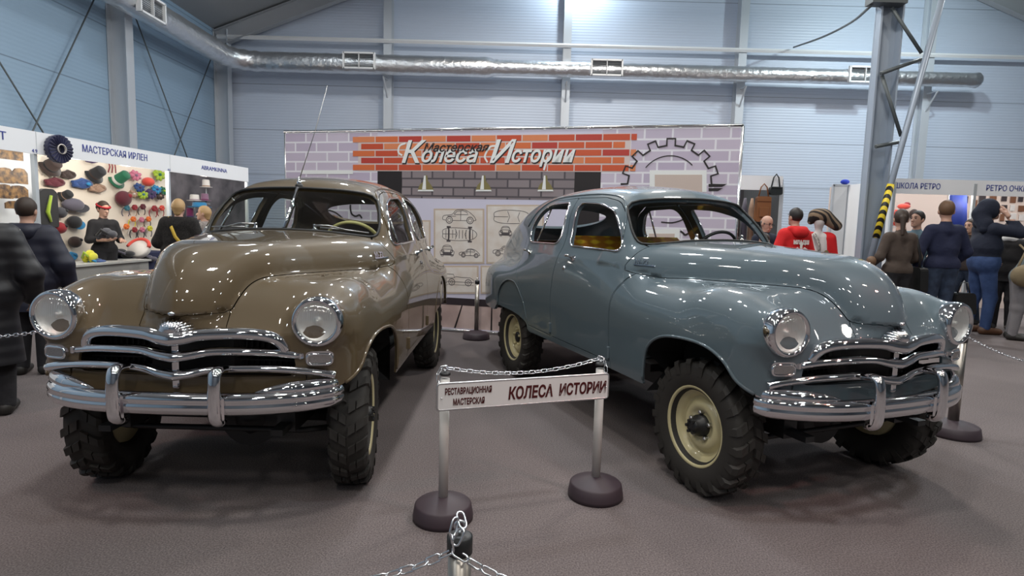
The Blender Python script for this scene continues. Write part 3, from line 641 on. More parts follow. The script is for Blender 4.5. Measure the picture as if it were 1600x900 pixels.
    for s in (-1, 1):   # inner wheel wells
        wb = MB(); q = [(-.43, .46), (-.44, .70), (-.36, .86), (-.15, .91), (.12, .90), (.26, .83), (.31, .74)]
        wb.sweep([(x, s * .64, z) for x, z in q], [(-.14, 0), (.14, 0)], up=(0, 0, 1), profclosed=False, caps=False, smooth=False)
        wb.add([(x, s * .50, z) for x, z in q], [list(range(len(q)))]); wb.build('wheel_well', M_WELL, car, weld=False)
        wb = MB(); q = [(-3.10, .62), (-3.02, .80), (-2.85, .90), (-2.712, .93), (-2.55, .90), (-2.38, .78), (-2.30, .55)]
        wb.sweep([(x, s * .66, z) for x, z in q], [(-.13, 0), (.13, 0)], up=(0, 0, 1), profclosed=False, caps=False, smooth=False)
        wb.add([(x, s * .53, z) for x, z in q], [list(range(len(q)))]); wb.build('wheel_well', M_WELL, car, weld=False)
    # ---- cabin
    db = MB(); db.sweep(smooth_curve([(-.98, -.62, 1.27), (-.90, -.3, 1.29), (-.88, 0, 1.30), (-.90, .3, 1.29), (-.98, .62, 1.27)], 4), [(-.10, -.10), (.10, -.10), (.13, .03), (.10, .055), (-.08, .045), (-.12, .0)]); db.build('dashboard', M_PAINT, car)
    for x, z0, zt, nm in ((-1.88, .62, 1.20, 'front_seat'), (-2.78, .62, 1.22, 'rear_seat')):
        sb = MB(); sb.box((x + .25, 0, z0 + .14), (.56, 1.22, .26), bev=.06); sb.box((x - .06, 0, (z0 + zt) / 2 + .06), (.16, 1.22, zt - z0), R=Matrix.Rotation(-.16, 3, 'Y'), bev=.06); sb.build(nm, M_SEAT, car)
    MB().box((-3.05, 0, 1.24), (.55, 1.0, .03)).build('parcel_shelf', M_SEAT, car)
    MB().box((-1.9, 0, .56), (2.2, 1.36, .02)).build('cabin_floor', M_WELL, car)
    wb = MB(); c = Vec((-1.22, .34, 1.27)); Rw = Matrix.Rotation(-1.05, 3, 'Y')
    wb.tube([c + Rw @ Vec((.215 * math.cos(q), .215 * math.sin(q), 0)) for q in np.linspace(0, 2 * math.pi, 40, endpoint=False)], .0125, n=8, closed=True)
    for q in (math.pi * .5, -math.pi * .5, math.pi): wb.tube([c + Rw @ Vec((.21 * math.cos(q), .21 * math.sin(q), 0)), c + Rw @ Vec((0, 0, -.03))], .009, n=6)
    wb.lathe([(0, .0), (.04, -.005), (.04, -.05), (.02, -.08), (.02, -.40)], c=c, R=Rw, n=14); wb.build('steering_wheel', M_STEERING, car)
    for s in (-1, 1):
        p, n = hit((-.755, s * .2, 1.7), (0, 0, -1)); MB().lathe([(.02, -.004), (.02, .008), (.011, .016), (.010, .034), (.013, .04), (0, .045)], c=p, n=14).build('wiper_pivot', M_CHROME, body_o)
    return car
# ------------------------------------------------------------------ materials of the cars, then the two cars
M_PAINT = mat('brown paint', (.112, .081, .045), .42, coat=1., spec=.18); M_PAINT_GREY = mat('blue grey paint', (.100, .134, .154), .42, coat=1., spec=.18)
M_CHROME = mat('chrome', (.82, .82, .84), .05, 1.); M_RUBBER = mat('tyre rubber', (.026, .023, .020), .7); M_CREAM = mat('cream rim paint', (.60, .53, .30), .35, coat=.5)
M_STEEL = mat('zinc steel', (.5, .5, .5), .35, 1.); M_GRILLE = mat('dark grille', (.010, .010, .010), .6)
M_WELL = mat('dark underseal', (.012, .012, .013), .9); M_SEAT = mat('dark brown seat cloth', (.07, .055, .042), .9); M_SEAL = mat('rubber seal', (.012, .012, .012), .5)
M_STEERING = mat('cream steering wheel', (.72, .66, .28), .3); M_REFLECT = mat('lamp reflector', (.95, .95, .93), .48, .6)
def glass(name, tint, gloss=.04, ribs=0, fac=None):
    m = bpy.data.materials.new(name); m.use_nodes = True; nt = m.node_tree; N = nt.nodes; L = nt.links; N.clear(); o = N.new('ShaderNodeOutputMaterial'); tr = N.new('ShaderNodeBsdfTransparent'); gl = N.new('ShaderNodeBsdfGlossy'); mx = N.new('ShaderNodeMixShader'); fr = N.new('ShaderNodeFresnel')
    tr.inputs[0].default_value = (*tint, 1); gl.inputs['Roughness'].default_value = gloss; fr.inputs[0].default_value = 1.5
    ge = N.new('ShaderNodeNewGeometry'); mr = N.new('ShaderNodeMapRange'); mr.inputs[3].default_value = 1.5; mr.inputs[4].default_value = 1 / 1.5; L.new(ge.outputs['Backfacing'], mr.inputs[0]); L.new(mr.outputs[0], fr.inputs[0])   # a thin pane: the same reflection from both faces
    if fac: mx.inputs[0].default_value = fac
    else: L.new(fr.outputs[0], mx.inputs[0])
    L.new(tr.outputs[0], mx.inputs[1]); L.new(gl.outputs[0], mx.inputs[2]); L.new(mx.outputs[0], o.inputs[0])
    if ribs:
        tc = N.new('ShaderNodeTexCoord'); wv = N.new('ShaderNodeTexWave'); wv.bands_direction = 'Y'; wv.inputs['Scale'].default_value = ribs; wv.inputs['Distortion'].default_value = .6; bp = N.new('ShaderNodeBump'); bp.inputs['Strength'].default_value = .3; bp.inputs['Distance'].default_value = .005
        L.new(tc.outputs['Object'], wv.inputs['Vector']); L.new(wv.outputs['Fac'], bp.inputs['Height']); L.new(bp.outputs['Normal'], gl.inputs['Normal'])
    return m
M_GLASS = glass('window glass', (.86, .89, .87)); M_LENS = glass('lamp lens', (.99, .99, .98), .10, 30, .24); M_LENS2 = glass('frosted lamp lens', (.7, .7, .68), .25, 0, .5)
CAR_STEER = math.radians(8)
CA = make_car(); CA.name = 'car'
bpy.context.view_layer.update()
def regrey(c):
    sl = c.material_slots
    if not len(sl): return
    swap = {M_PAINT: M_PAINT_GREY, M_STEERING: M_BLACKMETAL}
    if sl[0].material in swap: q = swap[sl[0].material]; sl[0].link = 'OBJECT'; sl[0].material = q
CB = copy_tree(CA, None, regrey)
CA.location = (-1.5479, 3.2564, 0); CA.rotation_euler = (0, 0, -.00284 - math.pi / 2); CB.location = (1.7368, 3.4791, 0); CB.rotation_euler = (0, 0, .38064 - math.pi / 2)
tag(CA, 'brown vintage off-road saloon with chrome grille, glass windows and a roof aerial', 'car', 'vintage off-road saloons'); tag(CB, 'blue grey vintage off-road saloon without window glass, yellow cloth on its seat', 'car', 'vintage off-road saloons')
for o in CB.children:
    if o.name.startswith('wheel') and 'arch' not in o.name and 'well' not in o.name and 'skirt' not in o.name and abs(o.location.x) < .1: o.rotation_euler.z -= CAR_STEER - math.radians(1)
# --- the brown car alone: glass, divider bar, wipers, aerial
V, N_, T = surfnet(car_f, (-3.6, -.80, 1.24), (-.70, .80, 1.80), .03, 4)
def pane(name, cl, off):
    M = (V, N_, T)
    for f in cl: M = clip(M, f(M))
    P = M[0] - M[1] * off; return meshobj(name, P, M[2], M_GLASS, CA, normals=M[1])
YZ = lambda M: M[0][:, [1, 2]]; XZ = lambda M: M[0][:, [0, 2]]
for s in (1, -1): pane('windscreen_glass', [lambda M: np.maximum(polysd(YZ(M), WSH) - .006, -1.3 - M[0][:, 0]), lambda M: -s * M[0][:, 1]], .008)
pane('rear_window_glass', [lambda M: np.maximum(polysd(YZ(M), RWN) - .006, M[0][:, 0] + 2.4)], .012)
for s in (1, -1):
    for W in (WIN_F, WIN_R): pane('side_window_glass', [lambda M: np.maximum(polysd(XZ(M), W) - .006, .3 - s * M[0][:, 1])], .015)
p0, n0 = hit((-.5, 0, 1.400), (-1, 0, 0)); p1, n1 = hit((-.5, 0, 1.688), (-1, 0, 0))
MB().tube([p0 + n0 * .004, (p0 + p1) / 2 + n0 * .006, p1 + n1 * .004], .013, n=10).build('windscreen_divider', M_CHROME, CA)
for s in (1, -1):
    p, n = hit((-.755, s * .2, 1.7), (0, 0, -1)); e = hit((-.5, .54 if s > 0 else -.30, 1.385 if s > 0 else 1.405), (-1, 0, 0))[0]; e0 = hit((-.5, .22 if s > 0 else -.56, 1.415 if s > 0 else 1.40), (-1, 0, 0))[0]
    b = MB(); a = p + np.array((0, 0, .034)); m_ = (e + e0) / 2 + np.array((.03, 0, .006)); b.tube([a, (a + m_) / 2 + np.array((.03, 0, .012)), m_], [.007, .006, .005], n=8); b.tube([e0 + np.array((.022, 0, .0)), m_ + np.array((-.006, 0, -.002)), e + np.array((.022, 0, 0))], .005, n=6); b.build('wiper', M_STEEL, CA)
p = above(-1.02, 0)[0]; b = MB(); b.lathe([(.028, -.006), (.026, .004), (.014, .012)], c=p, n=16); ab = b.build('aerial_foot', M_BLACKMETAL, CA)
MB().lathe([(.015, .01), (.017, .02), (.012, .03), (.008, .045), (.005, .06), (0, .062)], c=p, n=14).build('aerial_socket', M_CHROME, ab); MB().tube([p + np.array((0, .004, .05)), p + np.array((-.06, .10, .40)), p + np.array((-.10, .175, .72))], [.0035, .0028, .002], n=6).build('aerial_rod', M_STEEL, ab)
# --- the grey car alone: yellow checked cloth, quarter light posts
m = mat('yellow checked cloth', (.75, .48, .02), .8); nt, b = nodes(m); N = nt.nodes; L = nt.links; tc = N.new('ShaderNodeTexCoord'); wv = N.new('ShaderNodeTexWave'); wv.bands_direction = 'Z'; wv.inputs['Scale'].default_value = 5.5; w2 = N.new('ShaderNodeTexWave'); w2.bands_direction = 'Y'; w2.inputs['Scale'].default_value = 2.2
ad = N.new('ShaderNodeMath'); ad.operation = 'ADD'; L.new(tc.outputs['Object'], wv.inputs['Vector']); L.new(tc.outputs['Object'], w2.inputs['Vector']); L.new(wv.outputs['Fac'], ad.inputs[0]); L.new(w2.outputs['Fac'], ad.inputs[1]); rp = N.new('ShaderNodeValToRGB'); rp.color_ramp.elements[0].position = .5; rp.color_ramp.elements[1].position = .95; rp.color_ramp.elements[0].color = (.55, .22, .02, 1); rp.color_ramp.elements[1].color = (.95, .68, .04, 1)
hf = N.new('ShaderNodeMath'); hf.operation = 'MULTIPLY'; hf.inputs[1].default_value = .55; L.new(ad.outputs[0], hf.inputs[0]); L.new(hf.outputs[0], rp.inputs['Fac']); L.new(rp.outputs['Color'], b.inputs['Base Color'])
b = MB(); b.box((-1.97, 0, 1.262), (.20, 1.18, .25), R=Matrix.Rotation(-.16, 3, 'Y'), bev=.05); b.build('seat_cloth', m, CB)
MB().box((-3.0, 0, 1.30), (.05, 1.1, .045)).build('wooden_rail', mat('varnished rail', (.13, .07, .035), .4), CB)
for c in (CA, CB):
    for s in (1, -1):
        a, n = flank(-2.415, 1.325, s); e, n2 = flank(-2.395, 1.655, s); MB().tube([a - n * .016, e - n2 * .016], .009, n=8).build('quarter_light_post', M_CHROME, c)
        if c is CA: a, n = flank(-1.16, 1.325, s); e, n2 = flank(-1.245, 1.60, s); MB().tube([a - n * .014, e - n2 * .014], .009, n=8).build('vent_post', M_CHROME, c)
# ------------------------------------------------------------------ banner stand behind the cars
B0 = Vec((-3.30, 8.60, 0)); B1 = Vec((2.84, 7.12, 0)); BU = (B1 - B0).normalized(); BN = BU.cross(Vec((0, 0, 1))); BW = (B1 - B0).length; BH = 2.70
bn = empty('banner_wall', B0, math.atan2(BU.y, BU.x), 'wide printed exhibition banner with red brick header, posters and lamps, standing behind both cars', 'banner')
def uv(px, py):
    p = at_plane(px, py, B0, BN) - B0; return p.dot(BU), p.z
B0u = uv(447, 300)[0]; B1u = uv(1152, 300)[0]
def brick(name, c1, c2, mortar, w, h, ms=.012):
    m = mat(name, c1, .6); nt, b = nodes(m); N = nt.nodes; L = nt.links; tc = N.new('ShaderNodeTexCoord'); sx = N.new('ShaderNodeSeparateXYZ'); cx = N.new('ShaderNodeCombineXYZ')
    L.new(tc.outputs['Object'], sx.inputs[0]); L.new(sx.outputs[0], cx.inputs[0]); L.new(sx.outputs[2], cx.inputs[1])
    bk = N.new('ShaderNodeTexBrick'); bk.inputs['Scale'].default_value = 1; bk.inputs['Brick Width'].default_value = w; bk.inputs['Row Height'].default_value = h; bk.inputs['Mortar Size'].default_value = ms
    bk.inputs['Color1'].default_value = (*c1, 1); bk.inputs['Color2'].default_value = (*c2, 1); bk.inputs['Mortar'].default_value = (*mortar, 1); L.new(cx.outputs[0], bk.inputs['Vector']); L.new(bk.outputs['Color'], b.inputs['Base Color']); return m
M_LB = brick('print pale brick', (.52, .44, .56), (.62, .54, .64), (.82, .79, .84), .335, .135); M_DB = brick('print dim brick', (.22, .18, .19), (.29, .24, .25), (.09, .075, .085), .30, .115)
M_PRW = mat('print white', (.66, .63, .76), .6); M_PRB = mat('print black', (.018, .013, .014), .5); M_PRD = mat('print dark strip', (.035, .025, .03), .5)
m = mat('print wood floor', (.62, .45, .40), .5); noise_color(m, (.50, .36, .33), (.68, .52, .48), 3); M_PRF = m
EPS = [0.]
def flat(name, poly, m, lay, parent=None, t=.002, pxs=True):
    """a printed patch lying on the banner: poly in pixels or in banner metres"""
    q = [uv(*p) for p in poly] if pxs else poly; b = MB(); b.prism(q, (0, -lay * .0022, 0), (1, 0, 0), (0, 0, 1), (0, -1, 0), t); return b.build(name, m, parent or bn, weld=False)
def rectp(x0, y0, x1, y1): return [(x0, y1), (x1, y1), (x1, y0), (x0, y0)]
vt = BH
flat('banner_cloth', [(B0u, .03), (B1u, .03), (B1u, BH), (B0u, BH)], M_PRW, 0, pxs=False, t=.003)
u1, u2 = uv(590, 300)[0], uv(938, 300)[0]; zt = uv(745, 268)[1]; zs0, zs1 = uv(740, 478)[1], uv(740, 467)[1]
flat('brick_print', [(B0u, zs1), (u1, zs1), (u1, BH), (B0u, BH)], M_LB, 1, pxs=False); flat('brick_print', [(u2, zs1), (B1u, zs1), (B1u, BH), (u2, BH)], M_LB, 1, pxs=False)
flat('dark_panel_print', [(u1, zs1), (uv(628, 300)[0], zs1), (uv(628, 300)[0], zt), (u1, zt)], M_PRB, 1, pxs=False); flat('dark_panel_print', [(uv(897, 300)[0], zs1), (u2, zs1), (u2, zt), (uv(897, 300)[0], zt)], M_PRB, 1, pxs=False)
flat('dim_brick_print', [(uv(628, 300)[0], uv(740, 311)[1]), (uv(897, 300)[0], uv(740, 311)[1]), (uv(897, 300)[0], zt), (uv(628, 300)[0], zt)], M_DB, 1, pxs=False)
flat('skirting_print', [(B0u, zs0), (B1u, zs0), (B1u, zs1), (B0u, zs1)], M_PRD, 2, pxs=False); flat('floor_print', [(B0u, .05), (B1u, .05), (B1u, zs0), (B0u, zs0)], M_PRF, 1, pxs=False)
lb = MB()
for i in range(-8, 9):
    u0 = (B0u + B1u) / 2 + .05 + i * .42; 
    if abs(i) < 8: lb.prism([(u0 + i * .10 - .012, .05), (u0 + i * .10 + .012, .05), (u0 + .008, zs0), (u0 - .008, zs0)], (0, -.005, 0), (1, 0, 0), (0, 0, 1), (0, -1, 0), .002)
lb.build('floor_line_print', M_PRB, bn, weld=False)
# red header bricks in ragged rows
REDS = [mat(f'print red brick {i}', c, .55) for i, c in enumerate([(.62, .10, .035), (.70, .16, .05), (.50, .05, .035), (.74, .24, .10), (.58, .08, .03)])]
rb = MB(); rnd = random.Random(3); z0, z1 = uv(745, 268)[1], uv(745, 211)[1]; rh = (z1 - z0) / 5
flat('mortar_print', [(uv(560, 300)[0], z0), (uv(982, 300)[0], z0), (uv(982, 300)[0], z1), (uv(560, 300)[0], z1)], mat('print mortar', (.70, .58, .55), .6), 2, pxs=False)
for r in range(5):
    ul = uv(551 if r % 2 == 0 else 564, 240)[0]; ur = uv(995 if r % 2 == 0 else 977, 240)[0]; w = .345; u = ul; j = 0
    while u < ur - .02:
        e = min(u + w, ur); rb.mi = rnd.randrange(5); rb.prism([(u + .008, z0 + r * rh + .012), (e - .008, z0 + r * rh + .012), (e - .008, z0 + (r + 1) * rh - .008), (u + .008, z0 + (r + 1) * rh - .008)], (0, -.0066, 0), (1, 0, 0), (0, 0, 1), (0, -1, 0), .002); u += w
rb.build('red_brick_print', None, bn, mats=REDS, weld=False)
def btext(name, body, size, m, px, py, px2, lay, shear=.25, off=0., up=(0, 0, 1)):
    u, v = uv(px, py); u2_, v2 = uv(px2, py); return text(name, body, size, m, (u, -lay * .0022, v), (1, 0, 0), up, bn, extrude=.001, shear=shear, offset=off, width=u2_ - u)
M_PWH = mat('print lettering white', (.86, .86, .84), .5)
for nm, mm, ly, d, of in (('lettering_shadow', M_PRB, 4, 1.6, .010), ('lettering', M_PWH, 5, 0, .006)):
    btext(nm, 'К', .40, mm, 625 + d, 254 + d, 663 + d, ly, .30, of); btext(nm, 'олеса', .275, mm, 656 + d, 253 + d, 744 + d, ly, .30, of); btext(nm, 'И', .40, mm, 762 + d, 254 + d, 803 + d, ly, .30, of); btext(nm, 'стории', .275, mm, 797 + d, 253 + d, 896 + d, ly, .30, of)
btext('lettering', 'Мастерская', .15, M_PRB, 661, 237, 764, 6, .35, .003)
sw = MB()
def stroke(b, P, r, lay):
    P = [uv(*p) for p in P]; P = smooth_curve([(a, 0, c) for a, c in P], 5); b.sweep([(p[0], -lay * .0022, p[2]) for p in P], [(-r, -.0006), (r, -.0006), (r, .0006), (-r, .0006)], up=(0, -1, 0), smooth=False)
stroke(sw, [(634, 224), (625, 228), (623, 238), (629, 243)], .012, 5); stroke(sw, [(775, 228), (766, 230), (758, 244), (762, 254)], .012, 5); stroke(sw, [(857, 246), (853, 256), (850, 266)], .013, 5); sw.build('lettering_flourish', M_PWH, bn, weld=False)
# gear outline
gb = MB(); gu, gv = uv(1045, 290); P = []
for i in range(9):
    a0 = math.pi * (1.02 - i / 8.0 * 1.04)
    for da, r in ((.10, .50), (.085, .585), (-.085, .585), (-.10, .50)): P.append((gu + r * math.cos(a0 + da), gv + r * math.sin(a0 + da) * .97))
P = P[2:-2]
gb.sweep([(p[0], -.010, p[1]) for p in P], [(-.012, -.0006), (.012, -.0006), (.012, .0006), (-.012, .0006)], up=(0, -1, 0), smooth=False)
q = [(gu + .36 * math.cos(t), -.010, gv + .36 * math.sin(t)) for t in np.linspace(2.5, .75, 24)]; gb.sweep(q, [(-.006, -.0006), (.006, -.0006), (.006, .0006), (-.006, .0006)], up=(0, -1, 0), smooth=False)
gb.build('gear_outline_print', M_PRB, bn, weld=False)
M_PBE = mat('print beige', (.62, .50, .44), .6)
flat('niche_print', rectp(1015, 266, 1104, 300), M_PWH, 3); flat('niche_print', rectp(1023, 273, 1097, 300), M_PBE, 4)
flat('niche_print', rectp(1008, 358, 1062, 410), M_PWH, 3); flat('niche_print', rectp(1014, 365, 1054, 410), M_PBE, 4); flat('niche_print', rectp(470, 266, 552, 272), M_PWH, 3)
fb = MB(); 
for y in (289, 295.5): fb.prism([uv(1107, y + 3), uv(1128 - (y - 289), y + 3), uv(1136 - (y - 289), y - 1.5), uv(1107, y - 1.5)], (0, -.008, 0), (1, 0, 0), (0, 0, 1), (0, -1, 0), .002)
fb.build('dark_bar_print', M_PRB, bn, weld=False)
hb = MB(); stroke(hb, [(1063, 361), (1067, 364), (1071, 367), (1080, 362), (1090, 357), (1089, 350), (1093, 347)], .012, 4); stroke(hb, [(548, 320), (548, 326), (550, 334), (556, 338), (562, 336), (566, 341)], .012, 4); stroke(hb, [(506, 329), (516, 329), (526, 333), (536, 341)], .010, 4); stroke(hb, [(1033, 347), (1050, 348), (1065, 344), (1078, 337)], .008, 4); hb.build('hook_print', M_PRB, bn, weld=False)
# pendant lamps printed on the wall
M_PLG = mat('print lamp olive', (.24, .20, .08), .4)
for x in (665, 755.5, 852):
    flat('lamp_print', [(x - 12, 297), (x + 13, 297), (x + 9, 289), (x + 4, 283), (x + 3, 274), (x - 2, 274), (x - 3, 283), (x - 9, 289)], M_PLG, 3); flat('lamp_print', [(x - 5, 296), (x + 1, 296), (x + .5, 274.5), (x - 2, 274.5)], M_PWH, 4); flat('lamp_print', [(x - 12, 299), (x + 13, 299), (x + 12, 296.5), (x - 11, 296.5)], M_PWH, 4)
# posters with line drawings of old cars
M_PAPER = mat('print paper', (.74, .66, .60), .6); noise_color(M_PAPER, (.70, .61, .54), (.78, .72, .67), 6); M_PEDGE = mat('print paper edge', (.58, .46, .36), .6); M_INK = mat('print ink', (.10, .085, .09), .6)
def sketch(b, u, v, w, kind):
    def S_(P, r=.0035, cl=False):
        P = [(u + p[0] * w, -.0115, v + p[1] * w) for p in P]
        if cl: P.append(P[0])
        b.sweep(P, [(-r, -.0005), (r, -.0005), (r, .0005), (-r, .0005)], up=(0, -1, 0), smooth=False, caps=False)
    def circ(x, y, r, t=.0035): S_([(x + r * math.cos(a), y + r * math.sin(a)) for a in np.linspace(0, 2 * math.pi, 18)], t)
    if kind == 'side':
        S_(smooth_curve([(-.5, .10), (-.5, .17), (-.44, .22), (-.22, .25), (-.10, .37), (.10, .39), (.28, .33), (.44, .20), (.5, .10)], 4)); S_([(-.5, .10), (-.40, .08)]); S_([(-.20, .08), (.22, .08)]); S_([(.42, .08), (.5, .10)])
        for x in (-.30, .32): circ(x, .09, .095, .005); circ(x, .09, .05)
        S_([(-.16, .25), (-.07, .34), (.10, .36), (.22, .32), (.26, .25)], cl=True); S_([(.04, .36), (.04, .08)]); S_([(-.36, .2), (-.1, .2)])
    elif kind == 'open':
        S_([(-.5, .12), (-.48, .24), (-.2, .26), (-.16, .30), (.1, .28), (.36, .28), (.5, .2), (.5, .12)], cl=True); S_([(-.2, .26), (-.24, .38), (-.5, .38)])
        for x in (-.30, .30): circ(x, .11, .11, .005); circ(x, .11, .05)
        S_([(-.5, .02), (.5, .02)], .002)
    elif kind == 'front':
        S_(smooth_curve([(-.45, .02), (-.48, .25), (-.36, .38), (-.26, .62), (0, .68), (.26, .62), (.36, .38), (.48, .25), (.45, .02)], 3), cl=True); S_([(-.22, .58), (.22, .58), (.30, .42), (-.30, .42)], cl=True)
        for x in (-.3, .3): circ(x, .28, .07, .006)
        for y in (.10, .15, .20): S_([(-.3, y), (.3, y)], .005)
        S_([(-.46, .05), (.46, .05)], .006); S_([(-.4, .02), (-.4, -.06), (-.28, -.06), (-.28, .02)]); S_([(.4, .02), (.4, -.06), (.28, -.06), (.28, .02)])
    else:
        S_(smooth_curve([(-.5, .0), (-.48, .12), (-.2, .18), (.3, .16), (.5, .06), (.5, -.06), (.3, -.16), (-.2, -.18), (-.48, -.12)], 4, True), cl=True); S_([(-.12, .15), (-.06, 0), (-.12, -.15)]); S_([(.22, .13), (.17, 0), (.22, -.13)]); S_([(-.5, 0), (-.1, 0)])
        if kind == 'chassis':
            for x in np.linspace(-.4, .4, 9): S_([(x, -.12), (x, .12)], .004)
            for x in (-.32, .32): S_([(x, -.2), (x, .2)], .01); S_([(x - .06, .2), (x + .06, .2)], .012); S_([(x - .06, -.2), (x + .06, -.2)], .012)
def poster(x0, y0, x1, y1, items):
    a = flat('poster', rectp(x0, y0, x1, y1), M_PEDGE, 3); flat('poster_paper', rectp(x0 + 2.5, y0 + 2.5, x1 - 2.5, y1 - 2.5), M_PAPER, 4, a); b = MB()
    for px, py, wpx, kind in items: u, v = uv(px, py); sketch(b, u, v, wpx * 7.9 / 921, kind)
    b.build('line_drawing', M_INK, a, weld=False)
poster(678, 326, 757, 412, [(718, 349, 55, 'side'), (718, 366, 55, 'chassis'), (699, 399, 24, 'front'), (734, 402, 34, 'side')])
poster(760, 320, 850, 412, [(800, 339, 56, 'top'), (790, 368, 21, 'front'), (790, 400, 40, 'side'), (828, 366, 30, 'front')])
poster(640, 415, 748, 459, [(719, 446, 46, 'open'), (672, 446, 36, 'open')]); poster(630, 344, 673, 412, [(650, 372, 28, 'side'), (650, 400, 28, 'front')]); poster(751, 415, 850, 459, [(800, 446, 50, 'side')])
fr = MB(); fr.tube([(B0u - .02, 0, BH + .02), (B1u + .02, 0, BH + .02)], .018, n=8); fr.tube([(B0u - .02, .03, 0), (B0u - .02, .03, BH + .02)], .018, n=8); fr.tube([(B1u + .02, .03, 0), (B1u + .02, .03, BH + .02)], .018, n=8); fr.tube([(B0u, -.02, .022), (B1u, -.02, .022)], .02, n=8)
fr.build('stand_frame', mat('polished aluminium', (.8, .8, .8), .2, 1.), bn)
cl = MB()
for i in range(22): u = B0u + (B1u - B0u) * (i + .5) / 22; cl.box((u, -.004, BH + .012), (.025, .02, .03))
cl.build('clip', M_WHITE, bn)
# ------------------------------------------------------------------ barrier posts, chains and the sign
M_BASE = mat('purple black plastic', (.045, .030, .038), .55); M_POSTW = mat('off white tube', (.62, .60, .57), .4); M_POSTS = mat('brushed steel', (.42, .39, .35), .34, 1.); M_ZINC = mat('zinc chain', (.75, .77, .80), .25, 1.)
def barrier(x, y, m, rb=.15, h=.74, rp=.024, label='', grp=None):
    e = empty('barrier_post', (x, y, 0), 0, label, 'barrier post', grp)
    MB().lathe([(0, 0), (rb, 0), (rb, .02), (rb * .94, .072), (rb * .88, .080), (.05, .108), (.03, .112), (0, .112)], n=40).build('base', M_BASE, e)
    MB().lathe([(0, .10), (rp, .10), (rp, h - .03), (0, h - .03)], n=24).build('tube', m, e)
    ch = .012 if m is M_POSTW else .042; MB().lathe([(0, h - ch), (rp + .003, h - ch), (rp + .003, h - .002), (rp - .004, h + .002), (0, h + .002)], n=24).build('cap', M_BLACKMETAL, e)
    eb = MB(); eb.tube([(0, 0, h), (0, 0, h + .012)], .004, n=8); eb.tube([(.012 * math.cos(q), 0, h + .022 + .012 * math.sin(q)) for q in np.linspace(0, 2 * math.pi, 16, endpoint=False)], .0035, n=6, closed=True); eb.build('eye_bolt', M_ZINC, e)
    return e
barrier(-.316, 2.815, M_POSTW, label='left white barrier post holding the white sign between the two cars')
barrier(.486, 3.102, M_POSTW, label='right white barrier post holding the white sign, beside the grey car')
barrier(-.447, 7.523, M_POSTS, .175, .755, .028, 'steel barrier post in front of the printed banner, far back between the cars')
barrier(3.313, 4.276, M_POSTS, .18, .74, .036, 'steel barrier post behind the right headlamp of the grey car')
barrier(-.106, 1.30, M_POSTS, .16, .742, .027, 'steel barrier post with black cap cut by the bottom edge, nearest of all')
def link_mesh(L=.040, W=.018, r=.0026):
    P = []; a = L / 2 - W / 2
    for q in np.linspace(-math.pi / 2, math.pi / 2, 7): P.append((a + W / 2 * math.cos(q), W / 2 * math.sin(q), 0))
    for q in np.linspace(math.pi / 2, 3 * math.pi / 2, 7): P.append((-a + W / 2 * math.cos(q), W / 2 * math.sin(q), 0))
    return P
def chain(name, P, label, L=.040, W=.018, r=.0026):
    """links strung along the curve P: one mesh"""
    P = np.array(P, float); d = np.r_[0, np.cumsum(np.linalg.norm(np.diff(P, axis=0), axis=1))]; pit = L - 2.6 * r; n = max(2, int(d[-1] / pit)); b = MB(); base = link_mesh(L, W, r)
    for i in range(n):
        t = (i + .5) * d[-1] / n; p = Vec([np.interp(t, d, P[:, k]) for k in range(3)]); q = Vec([np.interp(min(t + .004, d[-1]), d, P[:, k]) for k in range(3)]); q0 = Vec([np.interp(max(t - .004, 0), d, P[:, k]) for k in range(3)])
        x = (q - q0).normalized(); R = Vec((1, 0, 0)).rotation_difference(x).to_matrix() @ Matrix.Rotation(.35 + (i % 2) * math.pi / 2, 3, 'X'); b.tube([p + R @ Vec(v) for v in base], r, n=6, closed=True)
    return tag(b.build(name, M_ZINC, weld=False), label, 'chain')
def sag(a, b, s, n=24): return [tuple(Vec(a).lerp(Vec(b), t) - Vec((0, 0, s * 4 * t * (1 - t)))) for t in np.linspace(0, 1, n)]
chain('chain', [(-.345, 2.79, .665), (-.346, 2.80, .74), (-.33, 2.81, .765)] + sag((-.316, 2.815, .764), (.486, 3.102, .768), .052)[1:] + [(.505, 3.09, .755), (.512, 3.07, .70)], 'chain strung between the two white barrier posts above the white sign')
chain('chain', [at(708, 861, 1.272), at(690, 869, 1.275), at(655, 884, 1.28), at(600, 901, 1.29), at(500, 925, 1.31)], 'chain running left from the steel post at the bottom edge')
chain('chain', [at(708, 861, 1.268), at(722, 870, 1.265), at(745, 884, 1.262), at(775, 899, 1.26), at(850, 930, 1.25)], 'chain running right from the steel post at the bottom edge')
chain('chain', smooth_curve([at(708, 861, 1.27), at(707, 838, 1.268), at(712, 815, 1.28), at(719, 808, 1.295), at(722, 818, 1.285), at(718, 836, 1.27), at(710, 850, 1.268)], 4), 'short chain loop on the eye bolt of the steel post at the bottom edge')
chain('chain', sag((3.313, 4.26, .755), (5.5, 4.9, .60), .22), 'chain running off to the right from the steel post behind the grey car')
chain('chain', sag((-2.62, 3.45, .80), (-4.6, 3.9, .72), .10), 'chain running off to the left behind the headlamp of the brown car')
sg = empty('sign_board', (.073, 2.90, .58), math.atan2(.287, .852), 'white sign board with dark red lettering fixed across the two white barrier posts', 'sign')
SW = .90; SH = .128
b = MB(); b.prism(rc([(-SW / 2, 0), (SW / 2, 0), (SW / 2, SH), (-SW / 2, SH)], .014, 4), (0, -.035, 0), (1, 0, 0), (0, 0, 1), (0, -1, 0), .012); b.build('panel', mat('sign white', (.78, .76, .74), .35), sg)
